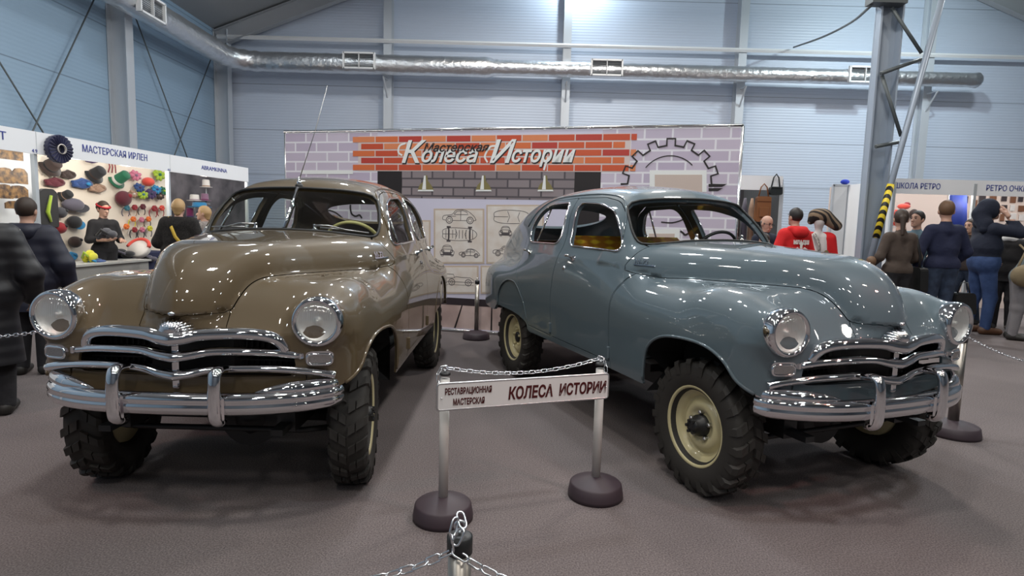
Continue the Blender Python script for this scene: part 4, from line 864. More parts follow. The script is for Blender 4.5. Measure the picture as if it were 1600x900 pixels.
q = rc([(-SW / 2, 0), (SW / 2, 0), (SW / 2, SH), (-SW / 2, SH)], .014, 4); MB().tube([(a, -.043, c) for a, c in q], .0055, n=8, closed=True).build('rim', mat('sign rim', (.55, .55, .56), .3, .8), sg)
M_SIGNR = mat('sign dark red', (.075, .006, .006), .45)
text('lettering', 'РЕСТАВРАЦИОННАЯ', .042, M_SIGNR, (-.415, -.0485, .075), (1, 0, 0), (0, 0, 1), sg, extrude=.0008, offset=.0012, width=.23); text('lettering', 'МАСТЕРСКАЯ', .042, M_SIGNR, (-.375, -.0485, .022), (1, 0, 0), (0, 0, 1), sg, extrude=.0008, offset=.0012, width=.155)
text('lettering', 'КОЛЕСА', .082, M_SIGNR, (-.10, -.0485, .032), (1, 0, 0), (0, 0, 1), sg, extrude=.0008, offset=.0026, shear=.12, width=.235); text('lettering', 'ИСТОРИИ', .078, M_SIGNR, (.17, -.0485, .034), (1, 0, 0), (0, 0, 1), sg, extrude=.0008, offset=.0026, shear=.12, width=.265)
sc = MB()
for x in (-.43, .435): sc.ball((x, -.048, .06), .005, 8, 6)
sc.build('screw', M_ZINC, sg)
# ------------------------------------------------------------------ left row of stalls
M_FASC = mat('fascia white', (.90, .91, .93), .4); M_BLUE = mat('fascia blue lettering', (.05, .07, .32), .5); M_ALU = mat('stall aluminium', (.66, .70, .72), .35, .4)
F0 = Vec((-6.40, 4.80, 0)); F1 = Vec((-5.335, 11.9, 0)); FU = (F1 - F0).normalized(); FN = FU.cross(Vec((0, 0, 1))); FL = (F1 - F0).length
def fpt(px, py): return at_plane(px, py, F0, FN)
def fu(px): return (fpt(px, 250) - F0).dot(FU)
def plank(b, u0, u1, z0, z1, off, t, m=None):
    b.prism([(u0, z0), (u1, z0), (u1, z1), (u0, z1)], F0 + FN * off, FU, (0, 0, 1), FN, t)
def booth_text(body, size, px0, px1, py, parent):
    p = fpt(px0, py); w = (fpt(px1, py) - p).dot(FU); text('lettering', body, size, M_BLUE, (F0 + FU * (p - F0).dot(FU) + FN * .034 + Vec((0, 0, 2.315))) - parent.location, FU, (0, 0, 1), parent, width=w)
S1, S2 = fu(55), fu(263)
stalls = []
for i, (u0, u1, lab, col) in enumerate(((0, S1, 'left edge market stall with white shelves of framed pictures', (.66, .68, .70)), (S1, S2, 'white market stall whose cream wall is covered with hats and hair bands', (.80, .70, .58)), (S2, FL, 'market stall with a dark wood wall and hats on stands, beside the brown car roof', (.10, .09, .095)))):
    e = empty('market_stall', F0 + FU * u0, 0, lab, 'market stall'); stalls.append(e)
    b = MB(); plank(b, u0 + .005, u1 - .005, 2.20, 2.475, 0, .03); o = b.build('fascia_board', M_FASC, e); o.matrix_parent_inverse = Matrix.Translation(-e.location)
    bk = lambda px: (at_plane(px, 300, F0 - FN * 1.42, FN) - F0).dot(FU)
    b = MB(); plank(b, (-.8, bk(55), bk(263))[i] + .004, (bk(55), bk(263), FL + 2.2)[i] - .004, 0, 2.47, -1.45, .03); m = mat(f'stall wall {i}', col, .6)
    if i == 2: noise_color(m, (.05, .045, .05), (.16, .14, .15), 2.2)
    o = b.build('back_panel', m, e); o.matrix_parent_inverse = Matrix.Translation(-e.location)
    b = MB(); q = F0 + FU * u1 - FN * .02; b.box(q + Vec((0, 0, 1.1)), (.05, .05, 2.2)); o = b.build('post', M_ALU, e); o.matrix_parent_inverse = Matrix.Translation(-e.location)
booth_text('МАСТЕРСКАЯ ИРЛЕН', .135, 125, 226, 240, stalls[1]); booth_text('ABRAMKINNA', .10, 312, 352, 264, stalls[2]); booth_text('Т', .135, -6, 5, 212, stalls[0])
p = fpt(46, 233); text('lettering', '4.9', .06, M_BLUE, (F0 + FU * (p - F0).dot(FU) + FN * .034 + Vec((0, 0, 2.215))) - stalls[0].location, FU, (0, 0, 1), stalls[0])
p = fpt(259, 262); text('lettering', '4.5', .05, M_BLUE, (F0 + FU * (p - F0).dot(FU) + FN * .034 + Vec((0, 0, 2.21))) - stalls[1].location, FU, (0, 0, 1), stalls[1])
for u, pw in ((S1 * .55, 9), (S1 + .8, 20), (S2 - .6, 24), (S2 + 1.2, 8)):   # the stall lamps behind each fascia
    q = F0 + FU * u - FN * .25 + Vec((0, 0, 2.15)); lamp(f'stall_lamp_{u:.1f}', q, pw, (1, .93, .82), r=.05)
# shelves and pictures in the edge stall
sh = empty('display_shelf', F0 + FU * (S1 - .9) - FN * 1.0, 0, 'white stepped shelf behind the navy puffer coats in the left edge stall', 'shelf')
b = MB()
for z in (1.30, 1.62, 1.95): b.prism([(S1 - 1.9, z - .012), (S1 - .12, z - .012), (S1 - .12, z + .012), (S1 - 1.9, z + .012)], F0 - FN * 1.25 - sh.location, FU, (0, 0, 1), FN, .35)
b.build('shelf_board', M_FASC, sh)
b = MB()
for u in (S1 - 1.9, S1 - .12): b.box(F0 + FU * u - FN * 1.1 + Vec((0, 0, .99)) - sh.location, (.03, .03, 1.98))
b.build('upright', M_ALU, sh)
M_ICON = mat('gilded brown picture', (.30, .17, .06), .4); noise_color(M_ICON, (.03, .015, .01), (.28, .15, .05), 16)
for i, (px, py, w, h, lab) in enumerate(((13, 241, 29, 16, 'gold landscape plaque highest in the left edge stall'), (7, 274, 17, 24, 'arched dark picture on the upper shelf at the left edge'), (30, 275, 16, 24, 'arched dark picture on the upper shelf next to the stall post'), (6, 299, 17, 22, 'arched picture on the middle shelf at the left edge'), (28, 300, 20, 20, 'wide arched picture on the middle shelf next to the stall post'), (22, 320, 20, 12, 'low picture on the bottom shelf above the navy hood'))):
    p = at_plane(px, py, F0 - FN * 1.05, FN); s = (p - CAMP).y / FPX; b = MB(); R = Matrix((FU, FN, Vec((0, 0, 1)))).transposed(); W, H = w * s * 1.5, h * s
    poly = [(-W / 2, -H / 2), (W / 2, -H / 2), (W / 2, H * .2), (W * .3, H * .45), (0, H / 2), (-W * .3, H * .45), (-W / 2, H * .2)] if i else [(-W / 2, -H / 2), (W / 2, -H / 2), (W / 2, H / 2), (-W / 2, H / 2)]
    b.prism(poly, p, FU, (0, 0, 1), FN, .02); tag(b.build('framed_picture', M_ICON, weld=False), lab, 'picture', 'pictures on the stall shelves')
# counters
ct = empty('stall_counter', fpt(165, 430), 0, 'low grey counter at the front of the hat stall, behind the brown fender', 'counter')
a, c = at(96, 441, 8.1), at(232, 412, 9.9); u = Vec((c.x - a.x, c.y - a.y, 0)).normalized(); n = u.cross(Vec((0, 0, 1))); L_n = (c - a).length
R = Matrix((u, -n, Vec((0, 0, 1)))).transposed(); mid = (a + c) / 2
MB().box(Vec((mid.x, mid.y, .36)) - n * .25 - ct.location, (L_n, .5, .72), R).build('body', mat('counter grey', (.30, .29, .27), .6), ct); MB().box(Vec((mid.x, mid.y, .735)) - n * .24 - ct.location, (L_n + .04, .56, .03), R).build('top', mat('counter top', (.46, .45, .42), .5), ct)
M_NAVY = mat('navy table cloth', (.018, .022, .06), .85)
a, c = at(168, 412, 9.7), at(268, 405, 10.9); u = Vec((c.x - a.x, c.y - a.y, 0)).normalized(); n = u.cross(Vec((0, 0, 1))); mid = (a + c) / 2; R = Matrix((u, -n, Vec((0, 0, 1)))).transposed()
b = MB(); b.box(Vec((mid.x, mid.y, .42)) - n * .3, ((c - a).length, .6, .84), R, bev=.02); tag(b.build('draped_table', M_NAVY), 'table under a navy cloth behind the counter of the hat stall', 'table')
# ---- hats and trimmings pinned to the cream wall
def cmat(n, c, r=.8): return mat('cloth ' + n, c, r, sheen=.3)
COL = dict(navy=(.012, .014, .06), brown=(.035, .018, .014), maroon=(.10, .008, .018), blue=(.02, .06, .20), black=(.010, .010, .012), tan=(.34, .21, .14), green=(.01, .13, .06), red=(.28, .012, .02), grey=(.10, .09, .12), dgrey=(.045, .045, .055), cyan=(.02, .22, .45), yellow=(.62, .58, .03), pink=(.55, .16, .24), coral=(.70, .075, .05), lime=(.32, .45, .03), purple=(.05, .025, .10), orange=(.75, .16, .02), magenta=(.14, .008, .07), mauve=(.24, .12, .19), white=(.72, .67, .62), teal=(.03, .15, .20))
WO = F0 - FN * 1.40
RW = Matrix((FU, Vec((0, 0, 1)), FN)).transposed()   # local x along the wall, y up, z off the wall
def wallitem(kind, px, py, w, h, col, label, c2=None, off=0., grp=None, tilt=0.):
    p = at_plane(px, py, WO + FN * off, FN); s = (p - CAMP).dot(Vec((0, math.cos(PITCH), -math.sin(PITCH)))) / FPX; W, H = w * s * 1.25, h * s; e = empty({'cap': 'cap', 'beret': 'beret', 'flower': 'hair_flower', 'band': 'hair_band', 'scarf': 'folded_scarf', 'ball': 'round_hat', 'brim': 'brimmed_hat', 'pleat': 'pleated_hat', 'ribbon': 'ribbon', 'top': 'brimmed_hat'}[kind], p, 0, label, {'flower': 'hair flower', 'band': 'hair band', 'scarf': 'scarf', 'ribbon': 'ribbon'}.get(kind, 'hat'), grp)
    m = cmat(col, COL[col]); m2 = cmat(c2, COL[c2]) if c2 else m; RT = RW @ Matrix.Rotation(tilt, 3, 'Z'); X = lambda x, y, z: RT @ Vec((x, y, z))
    rnd = random.Random(px * 7 + py)
    if kind in ('cap', 'beret', 'ball'):
        MB().ball(X(0, 0, .05), (W / 2, H / 2, .09 if kind != 'ball' else W / 2), 18, 12, RT).build('crown', m, e)
        if kind == 'cap': b = MB(); b.prism([(W * .42 * math.cos(t) + W * .30, H * .34 * math.sin(t) - H * .22) for t in np.linspace(0, 2 * math.pi, 20, endpoint=False)], X(0, 0, .05), RT @ Vec((1, 0, 0)), RT @ Vec((0, 1, 0)), RT @ Vec((0, 0, 1)), .03); b.build('peak', m2, e)
        elif kind == 'beret': b = MB(); b.ball(X(W * .22, H * .18, .11), (W * .16, H * .16, .04), 10, 8, RT); b.build('trim', m2, e)
    elif kind == 'flower':
        b = MB()
        for k in range(11): t = k * 2.4; r = (.30 if k else 0) * W; b.ball(X(r * math.cos(t), r * math.sin(t) * H / W, .04 + .02 * (k % 3)), (W * .15, W * .23, .03), 8, 6, RT @ Matrix.Rotation(t - math.pi / 2, 3, 'Z'))
        b.build('petals', m, e); MB().ball(X(0, 0, .08), (W * .13, W * .13, .03), 10, 8, RT).build('centre', m2, e)
    elif kind == 'band':
        b = MB(); b.tube([X(W * .42 * math.cos(t), -H * .12 + H * .42 * math.sin(t), .04) for t in np.linspace(-.8, math.pi + .8, 20)], .008, n=6); b.build('hoop', m2, e); b = MB()
        for k in range(6): t = k * 1.05; b.ball(X(W * (.08 + .15 * math.cos(t)), H * (.28 + .13 * math.sin(t)), .06), (W * .15, W * .15, .03), 8, 6, RT)
        b.build('bow', m, e)
    elif kind == 'scarf':
        b = MB()
        for k in range(5): b.tube([X(-W / 2 + W * j / 6, H * .5 * (k / 4 - .5) * (1 + .3 * math.sin(j + k)) + H * .10 * math.sin(j * 1.3 + k), .04 + .012 * math.sin(j * 2 + k)) for j in range(7)], [H * .12, H * .2, H * .17, H * .2, H * .16, H * .2, H * .12], n=8)
        b.build('folds', m, e)
        if c2: MB().ball(X(W * .2, 0, .09), (W * .12, H * .2, .03), 8, 6, RT).build('trim', m2, e)
    elif kind in ('brim', 'top'):
        RZ = RT @ Matrix.Rotation(-1.2 if kind == 'top' else -.5, 3, 'X')
        MB().lathe([(0, .0), (W * .5, .0), (W * .52, .012), (W * .32, .015), (W * .29, H * .75), (W * .24, H * .82), (0, H * .82)], n=24, R=RZ).build('felt', m, e); MB().lathe([(W * .325, .02), (W * .322, H * .22), (W * .31, H * .23)], n=24, R=RZ).build('ribbon_band', m2, e)
    elif kind == 'pleat':
        b = MB(); n = 44; V = []; F = []
        for k in range(n):
            t = 2 * math.pi * k / n; w_ = .05 if k % 2 else .03
            for r, z in ((.16, .03), (.20, w_), (.48, w_), (.5, .02), (.48, -w_), (.2, -w_), (.16, -.03)): V.append(X(W * r * math.cos(t), H * r * math.sin(t), z))
        for k in range(n):
            for j in range(7): a = k * 7 + j; q = k * 7 + (j + 1) % 7; F.append((a, q, ((k + 1) % n) * 7 + (j + 1) % 7, ((k + 1) % n) * 7 + j))
        b.add(V, F).build('pleats', m, e, weld=False); b = MB(); b.lathe([(W * .16, .03), (W * .19, .05), (W * .16, .055)], n=24, R=RT).build('ring', m2, e)
    elif kind == 'ribbon':
        b = MB()
        for k in range(3): b.sweep([X((k - 1) * W * .35, H * .5, .02), X((k - 1) * W * .3 + .01, 0, .03), X((k - 1) * W * .42, -H * .5, .02)], [(-.012, -.002), (.012, -.002), (.012, .002), (-.012, .002)], up=RT @ Vec((0, 0, 1)))
        b.build('strands', m, e)
    return e
wallitem('pleat', 92, 233, 34, 44, 'navy', 'big navy pleated ring hat hung on the white fascia', 'white', 1.48)
for a in ((('brim', 77, 261, 27, 20, 'brown', 'dark brown brimmed hat just below the navy ring hat', 'black')), ('scarf', 103, 273, 20, 14, 'brown', 'dark brown folded scarf right of the brown brimmed hat'), ('scarf', 82, 285, 26, 15, 'maroon', 'maroon folded scarf on the cream wall near the stall post'), ('scarf', 125, 287, 28, 16, 'blue', 'blue patterned folded scarf, widest on the cream wall', 'cyan'), ('brim', 146, 274, 23, 22, 'black', 'black feathered brimmed hat above the tan lace scarf', 'brown'), ('scarf', 149, 294, 24, 14, 'tan', 'tan lace scarf below the black feathered hat'), ('scarf', 140, 251, 18, 8, 'purple', 'thin dark strip of cloth tucked under the fascia'), ('ribbon', 173, 261, 14, 18, 'red', 'red ribbons hanging under the fascia'), ('brim', 181, 283, 21, 28, 'green', 'green white and black pointed hat', 'white'), ('beret', 189, 310, 23, 24, 'maroon', 'large dark red beret on the cream wall', 'red'), ('brim', 101, 307, 18, 14, 'black', 'small black hat with a feather above the mauve cap', 'tan'), ('cap', 110, 320, 30, 21, 'grey', 'mauve grey peaked cap above the seller\'s left side', 'dgrey'), ('beret', 90, 332, 15, 17, 'dgrey', 'dark grey beret beside the black garment bag', 'black'), ('beret', 89, 356, 16, 18, 'red', 'red beret with black trim behind the seller', 'black'), ('cap', 112, 347, 19, 20, 'black', 'black cap with a cyan peak next to the seller', 'cyan'), ('beret', 113, 378, 15, 18, 'brown', 'brown beret low behind the seller', 'black'), ('scarf', 108, 401, 16, 14, 'cyan', 'bright blue cloth low behind the seller'), ('flower', 166, 353, 15, 15, 'grey', 'grey hair flower right of the seller', 'dgrey'),
          ('flower', 207, 274, 16, 15, 'pink', 'pink hair flower high on the cream wall', 'mauve'), ('ball', 228, 284, 14, 14, 'coral', 'coral red round hat'), ('flower', 244, 273, 17, 17, 'lime', 'lime green hair flower in the upper right of the cream wall', 'green'), ('flower', 213, 293, 14, 13, 'blue', 'blue hair flower below the pink one', 'purple'), ('flower', 218, 304, 15, 12, 'lime', 'pale green hair flower under the blue one', 'teal'), ('flower', 231, 303, 16, 14, 'purple', 'dark purple hair flower below the coral hat', 'navy'), ('flower', 240, 296, 13, 13, 'cyan', 'bright blue hair flower beside the purple one', 'blue'), ('flower', 251, 298, 11, 13, 'green', 'green hair flower nearest the right stall post', 'lime'), ('flower', 245, 306, 12, 10, 'brown', 'brown hair flower lowest of the flower cluster', 'tan'), ('flower', 203, 303, 11, 12, 'tan', 'beige hair flower left of the pale green one', 'white'),
          ('band', 193, 330, 14, 18, 'teal', 'teal hair band leftmost of the upper hair band row', 'grey'), ('band', 205, 329, 14, 18, 'red', 'red hair band second in the upper hair band row', 'tan'), ('band', 218, 328, 14, 18, 'maroon', 'dark red hair band in the middle of the upper hair band row', 'brown'), ('band', 236, 331, 15, 19, 'red', 'bright red hair band beside the fur coat', 'red'), ('band', 248, 330, 13, 18, 'coral', 'coral hair band rightmost of the upper hair band row', 'red'), ('band', 203, 347, 13, 17, 'orange', 'orange hair band leftmost of the middle hair band row', 'yellow'), ('band', 216, 348, 13, 17, 'pink', 'pink hair band in the middle hair band row', 'tan'), ('band', 227, 347, 13, 17, 'orange', 'orange hair band rightmost of the middle hair band row', 'black'), ('band', 192, 359, 14, 18, 'orange', 'orange hair band leftmost of the lower hair band row', 'white'), ('band', 205, 364, 13, 18, 'red', 'red hair band in the lower hair band row', 'black'), ('band', 217, 364, 13, 18, 'pink', 'crimson pink hair band in the lower hair band row', 'black'), ('band', 229, 362, 13, 18, 'yellow', 'yellow hair band rightmost of the lower hair band row', 'grey')):
    wallitem(*a)
# garment bag board, goods on the tables, hats on stands
gbg = empty('garment_bag', at_plane(72, 326, WO + FN * .05, FN), 0, 'narrow black garment board with a lime scarf beside the stall post', 'garment'); b = MB(); b.prism(rc([(-.15, -.28), (.15, -.28), (.15, .24), (.08, .30), (-.08, .30), (-.15, .24)], .03, 3), (0, 0, 0), FU, (0, 0, 1), FN, .06); b.build('board', cmat('black', COL['black']), gbg); MB().tube([FU * .02 + FN * .08 + Vec((0, 0, .2)), FU * -.05 + FN * .08 + Vec((0, 0, -.05)), FU * .0 + FN * .08 + Vec((0, 0, -.2))], [.02, .03, .015], n=8).build('scarf', cmat('lime', COL['lime']), gbg)
def tableitem(px, py, Y, kind, W, H, col, c2, label, name):
    p = at(px, py, Y); e = empty(name, p, 0, label, 'hat'); m, m2 = cmat(col, COL[col]), cmat(c2, COL[c2])
    if kind == 'drum':
        R = Matrix.Rotation(.9, 3, 'X'); MB().lathe([(0, 0), (W / 2, 0), (W * .52, H * .3), (W * .50, H * .45), (0, H * .5)], n=28, R=R).build('crown', m, e); MB().tube([R @ Vec((W * .53 * math.cos(t), W * .53 * math.sin(t), H * .42)) for t in np.linspace(.1, math.pi - .1, 20)], .032, n=8).build('rim', m2, e)
    elif kind == 'pile':
        b = MB()
        for k in range(5): b.ball((W * (k / 5 - .4), .04 * (k % 2), H * (.2 + .2 * (k % 3))), (W * .22, .1, H * .3), 12, 8)
        b.build('crown', m, e); MB().tube([(-W * .4, -.1, H * .3), (0, -.12, H * .75), (W * .4, -.1, H * .4)], .018, n=6).build('trim', m2, e)
    else:
        MB().lathe([(0, 0), (W * .52, 0), (W * .55, .012), (W * .34, .018), (W * .31, H * .92), (W * .26, H), (0, H)], n=24).build('crown', m, e); MB().lathe([(W * .35, .02), (W * .345, H * .25), (W * .33, H * .26)], n=24).build('ribbon_band', m2, e)
        MB().lathe([(0, 0), (.012, 0), (.012, -.32), (.07, -.33), (.07, -.34), (0, -.34)], n=10).build('stand', M_ALU, e)
    return e
tableitem(220, 392, 10.2, 'drum', .34, .22, 'white', 'coral', 'large white round hat with coral rim on the navy table', 'round_hat'); tableitem(189, 402, 9.9, 'pile', .36, .16, 'black', 'grey', 'pile of black veiled hats at the left of the navy table', 'hat_pile'); tableitem(167, 374, 9.2, 'pile', .22, .2, 'dgrey', 'black', 'dark hat held up in the seller\'s hands', 'veiled_hat'); tableitem(141, 409, 8.9, 'pile', .12, .2, 'yellow', 'lime', 'yellow flower trim standing on the grey counter', 'flower_trim'); tableitem(152, 412, 9.0, 'pile', .16, .09, 'blue', 'cyan', 'small blue cloth lying on the grey counter', 'cloth_trim'); tableitem(232, 408, 10.4, 'pile', .2, .12, 'grey', 'black', 'flat grey hat beside the large white hat', 'flat_hat')
for a in ((322, 293, 12.3, 'hat', .22, .16, 'white', 'tan', 'white top hat highest on its stand in the dark stall'), (304, 314, 12.1, 'hat', .27, .13, 'white', 'mauve', 'cream hat on a stand in front of the dark wall'), (320, 314, 12.2, 'hat', .22, .15, 'mauve', 'magenta', 'mauve rounded hat right of the cream hat'), (312, 324, 11.9, 'hat', .40, .10, 'cyan', 'blue', 'wide blue hat below the cream and mauve hats'), (297, 341, 11.8, 'hat', .20, .2, 'magenta', 'purple', 'magenta hat beside the blonde woman\'s face'), (277, 302, 12.2, 'hat', .24, .13, 'black', 'dgrey', 'black hat at the left of the dark stall wall')): tableitem(*a, 'display_hat')
bx = MB(); p = at(124, 422, 8.85)
for k in range(3): q = at(112 + k * 16, 421, 8.75 + .16 * k); bb = MB(); bb.box(q + Vec((0, 0, 0)), (.16, .12, .10), bev=.008); tag(bb.build('cardboard_box', mat('card beige', (.52, .46, .36), .8)), ('beige box left of two others on the grey counter', 'beige box in the middle of three on the grey counter', 'beige box right of two others on the grey counter')[k], 'box', 'boxes on the grey counter')
# ------------------------------------------------------------------ right row of stalls
RS = empty('market_stall', (7.6, 10.4, 0), 0, 'market stall with pale pink walls and two blue fascia signs, behind the right hand crowd', 'market stall')
def RL(x, y, z): return Vec((x, y, z)) - RS.location
b = MB(); b.box(RL(9.0, 10.4, 2.33), (4.9, .03, .26)); b.build('fascia_board', M_FASC, RS)
M_PINKW = mat('stall pale pink wall', (.78, .66, .60), .6); MB().box(RL(9.0, 12.4, 1.22), (4.9, .03, 2.44)).build('back_panel', M_PINKW, RS); MB().box(RL(6.60, 11.4, 1.22), (.03, 2.0, 2.44)).build('side_panel', M_FASC, RS)
b = MB()
for x in (6.6, 8.0, 9.4): b.box(RL(x, 10.4, 1.2), (.05, .05, 2.4))
b.build('post', M_ALU, RS)
b = MB()
for x in (7.75, 9.0): b.box(RL(x, 12.36, 1.3), (.02, .02, 2.2))
b.build('panel_joint', M_ALU, RS)
def rtext(body, px0, px1, py): p = at(px0, py, 10.38); text('lettering', body, .135, M_BLUE, RL(p.x, 10.38, 2.29), (1, 0, 0), (0, 0, 1), RS, width=at(px1, py, 10.38).x - p.x)
rtext('ШКОЛА РЕТРО', 1397, 1468, 297); rtext('РЕТРО ОЧКИ', 1540, 1604, 299)
for x, pw in ((7.3, 17), (8.6, 17), (9.9, 17)): lamp(f'stall_lamp_r{x}', (x, 11.0, 2.3), pw, (1, .90, .82), r=.05)
bl = MB(); p = at(1497, 305, 11.2); bl.sweep([p + Vec((0, 0, .02)), p + Vec((.02, -.03, -.4)), p + Vec((.10, 0, -.95))], [(-.16, -.02), (-.08, .02), (0, -.02), (.08, .02), (.16, -.01), (.16, .005), (.08, .04), (0, 0), (-.08, .04), (-.16, 0)], up=(0, 1, 0)); tag(bl.build('hanging_banner', mat('blue cloth', (.008, .03, .24), .7)), 'royal blue cloth hanging beside the stall post, behind the navy sweater man', 'cloth')
p = at(1412, 325, 11.8); e = empty('soft_hat', p, 0, 'orange red soft hat on the grid rack in the pink stall', 'hat'); MB().ball((0, 0, .03), (.12, .10, .06)).build('crown', cmat('coral', COL['coral']), e); MB().ball((.06, 0, .07), (.06, .06, .05)).build('trim', cmat('red', COL['red']), e)
gr = MB()
for k in range(6): z = 2.05 - k * .10; gr.tube([(7.0, 12.0, z), (7.9, 12.0, z)], .006, n=5)
for k in range(8): gr.tube([(7.02 + k * .12, 12.0, 1.2), (7.02 + k * .12, 12.0, 2.06)], .006, n=5)
tag(gr.build('grid_rack', M_ALU, weld=False), 'thin wire grid rack on the pink stall wall behind the brown jacket woman', 'rack')
M_CARD = [mat('card dark', (.05, .04, .045), .5), mat('card brown', (.20, .09, .05), .5), mat('card white', (.75, .72, .70), .5)]
rnd = random.Random(5)
for j, (px, py) in enumerate([(1508, 312), (1522, 318), (1519, 334), (1506, 333), (1552, 309), (1554, 327), (1569, 310), (1583, 312), (1582, 325), (1595, 310), (1596, 326), (1583, 338), (1569, 325), (1566, 340), (1596, 340), (1535, 311)]):
    p = at(px, py, 12.36); b = MB(); b.box(p, (.09 + .05 * rnd.random(), .012, .12 + .03 * rnd.random()), bev=.003); f = b.build('small_card', M_CARD[j % 3]); tag(f, 'small card pinned to the pale wall under the right hand fascia sign', 'card', 'small cards pinned to the pink stall wall')
for j, (px, py, w, h, c, lab) in enumerate(((1400, 340, .16, .34, 'coral', 'pink red dress shape on the wall behind the brown jacket woman'), (1428, 335, .20, .22, 'brown', 'small brown bag on the wall right of the orange hat'))): p = at(px, py, 12.3); b = MB(); b.ball(p, (w / 2, .05, h / 2), 14, 10); tag(b.build('wall_goods', cmat(c, COL[c])), lab, 'goods')
# ---- bag stall behind the grey car
BS = empty('market_stall', (4.2, 10.5, 0), 0, 'dark bag stall half hidden by the banner, with a short white fascia', 'market stall')
def BL_(x, y, z): return Vec((x, y, z)) - BS.location
MB().box(BL_(3.6, 10.5, 2.33), (2.2, .03, .25)).build('fascia_board', M_FASC, BS); MB().box(BL_(3.6, 12.2, 1.2), (2.2, .03, 2.4)).build('back_panel', mat('stall dark wall', (.05, .045, .05), .7), BS); b = MB(); b.box(BL_(4.7, 10.5, 1.15), (.05, .05, 2.3)); b.build('post', M_ALU, BS); MB().box(BL_(4.70, 11.35, 1.2), (.03, 1.7, 2.4)).build('side_panel', mat('stall dim panel', (.07, .075, .08), .6), BS)
p = at(1149, 292, 10.48); text('lettering', 'Ж', .13, M_BLUE, BL_(p.x - .06, 10.48, 2.29), (1, 0, 0), (0, 0, 1), BS)
def bag(px, py, Y, w, h, col, lab, pocket=True, black=False):
    p = at(px, py, Y); e = empty('hanging_bag', p, 0, lab, 'bag'); m = mat('leather ' + col, {'tan': (.22, .085, .03), 'black': (.012, .016, .016), 'brown': (.10, .05, .03)}[col], .45)
    b = MB(); b.prism(rc([(-w / 2, -h), (w / 2, -h), (w * .46, 0), (-w * .46, 0)], .04, 4), (0, .05, 0), (1, 0, 0), (0, 0, 1), (0, -1, 0), .10); b.build('body', m, e)
    MB().tube([(-w * .35, 0, -.02), (-w * .2, 0, .16), (0, 0, .22), (w * .2, 0, .16), (w * .35, 0, -.02)], .012, n=8).build('handle', m, e)
    if pocket: b = MB(); b.box((0, -.06, -h * .62), (w * .6, .03, h * .4), bev=.01); b.build('pocket', m, e)
    b = MB(); b.box((0, -.058, -h * .12), (w * .9, .012, h * .16), bev=.003); b.build('flap', m, e)
bag(1193, 307, 10.42, .26, .44, 'tan', 'tan leather bag hanging under the short white fascia'); bag(1212, 292, 10.42, .22, .14, 'black', 'black handbag hanging on the end of the short white fascia', False)
for j, (px, c, lab) in enumerate(((1153, 'brown', 'brown garment on the rail beside the banner edge'), (1164, 'grey', 'grey garment second from the banner edge on the rail'), (1175, 'tan', 'tan garment in the middle of the rail'), (1186, 'black', 'black garment on the rail left of the tan bag'))):
    p = at(px, 320, 11.2); b = MB(); b.sweep([(p.x, p.y, 2.1), (p.x, p.y, 1.9), (p.x + .01, p.y, 1.2), (p.x, p.y, .8)], [(.055 * math.cos(t) * (1 + .2 * math.sin(5 * t)), .05 * math.sin(t)) for t in np.linspace(0, 2 * math.pi, 18, endpoint=False)], up=(0, 1, 0), scale=[.35, .9, 1, 1.05]); tag(b.build('hanging_garment', cmat(c, tuple(v * .5 for v in COL[c]) if c != 'black' else COL[c])), lab, 'garment', 'garments on the rail')
# ------------------------------------------------------------------ people
def cone(P, a, b, ra, rb, fy=1.):
    a = np.array(a, float); b = np.array(b, float); s = np.array((1, 1 / fy, 1)); Q = P * s; a = a * s; b = b * s; e = b - a; t = np.clip(((Q - a) @ e) / max(e @ e, 1e-9), 0, 1)
    return np.linalg.norm(Q - a - t[:, None] * e, axis=1) - (ra + (rb - ra) * t)
def ell(P, c, r):
    r = np.array(r, float); q = (P - np.array(c)) / r; k = np.linalg.norm(q, axis=1); return (k - 1) * min(r)
def union(P, prims, k):
    d = None
    for p in prims: v = p(P); d = v if d is None else smin(d, v, k)
    return d
M_SKIN = mat('skin', (.50, .29, .21), .5); M_EYE = mat('eye dark', (.02, .014, .012), .3); M_LIP = mat('lips', (.36, .12, .10), .45)
def fabric(name, c, rough=.85, quilt=0, c2=None, sc=8):
    m = mat(name, c, rough, sheen=.0); nt, b = nodes(m); N = nt.nodes; L = nt.links; tc = N.new('ShaderNodeTexCoord')
    if c2: noise_color(m, c, c2, sc)
    if quilt:
        wv = N.new('ShaderNodeTexWave'); wv.bands_direction = 'Z'; wv.inputs['Scale'].default_value = quilt; wv.inputs['Distortion'].default_value = 1.5; wv.inputs['Detail'].default_value = 2; bp = N.new('ShaderNodeBump'); bp.inputs['Strength'].default_value = .16; bp.inputs['Distance'].default_value = .02
        L.new(tc.outputs['Object'], wv.inputs['Vector']); L.new(wv.outputs['Fac'], bp.inputs['Height']); L.new(bp.outputs['Normal'], b.inputs['Normal'])
    else:
        n2 = N.new('ShaderNodeTexNoise'); n2.inputs['Scale'].default_value = 7; n2.inputs['Detail'].default_value = 3; bp = N.new('ShaderNodeBump'); bp.inputs['Strength'].default_value = .5; bp.inputs['Distance'].default_value = .03
        L.new(tc.outputs['Object'], n2.inputs['Vector']); L.new(n2.outputs['Fac'], bp.inputs['Height']); L.new(bp.outputs['Normal'], b.inputs['Normal'])
    return m
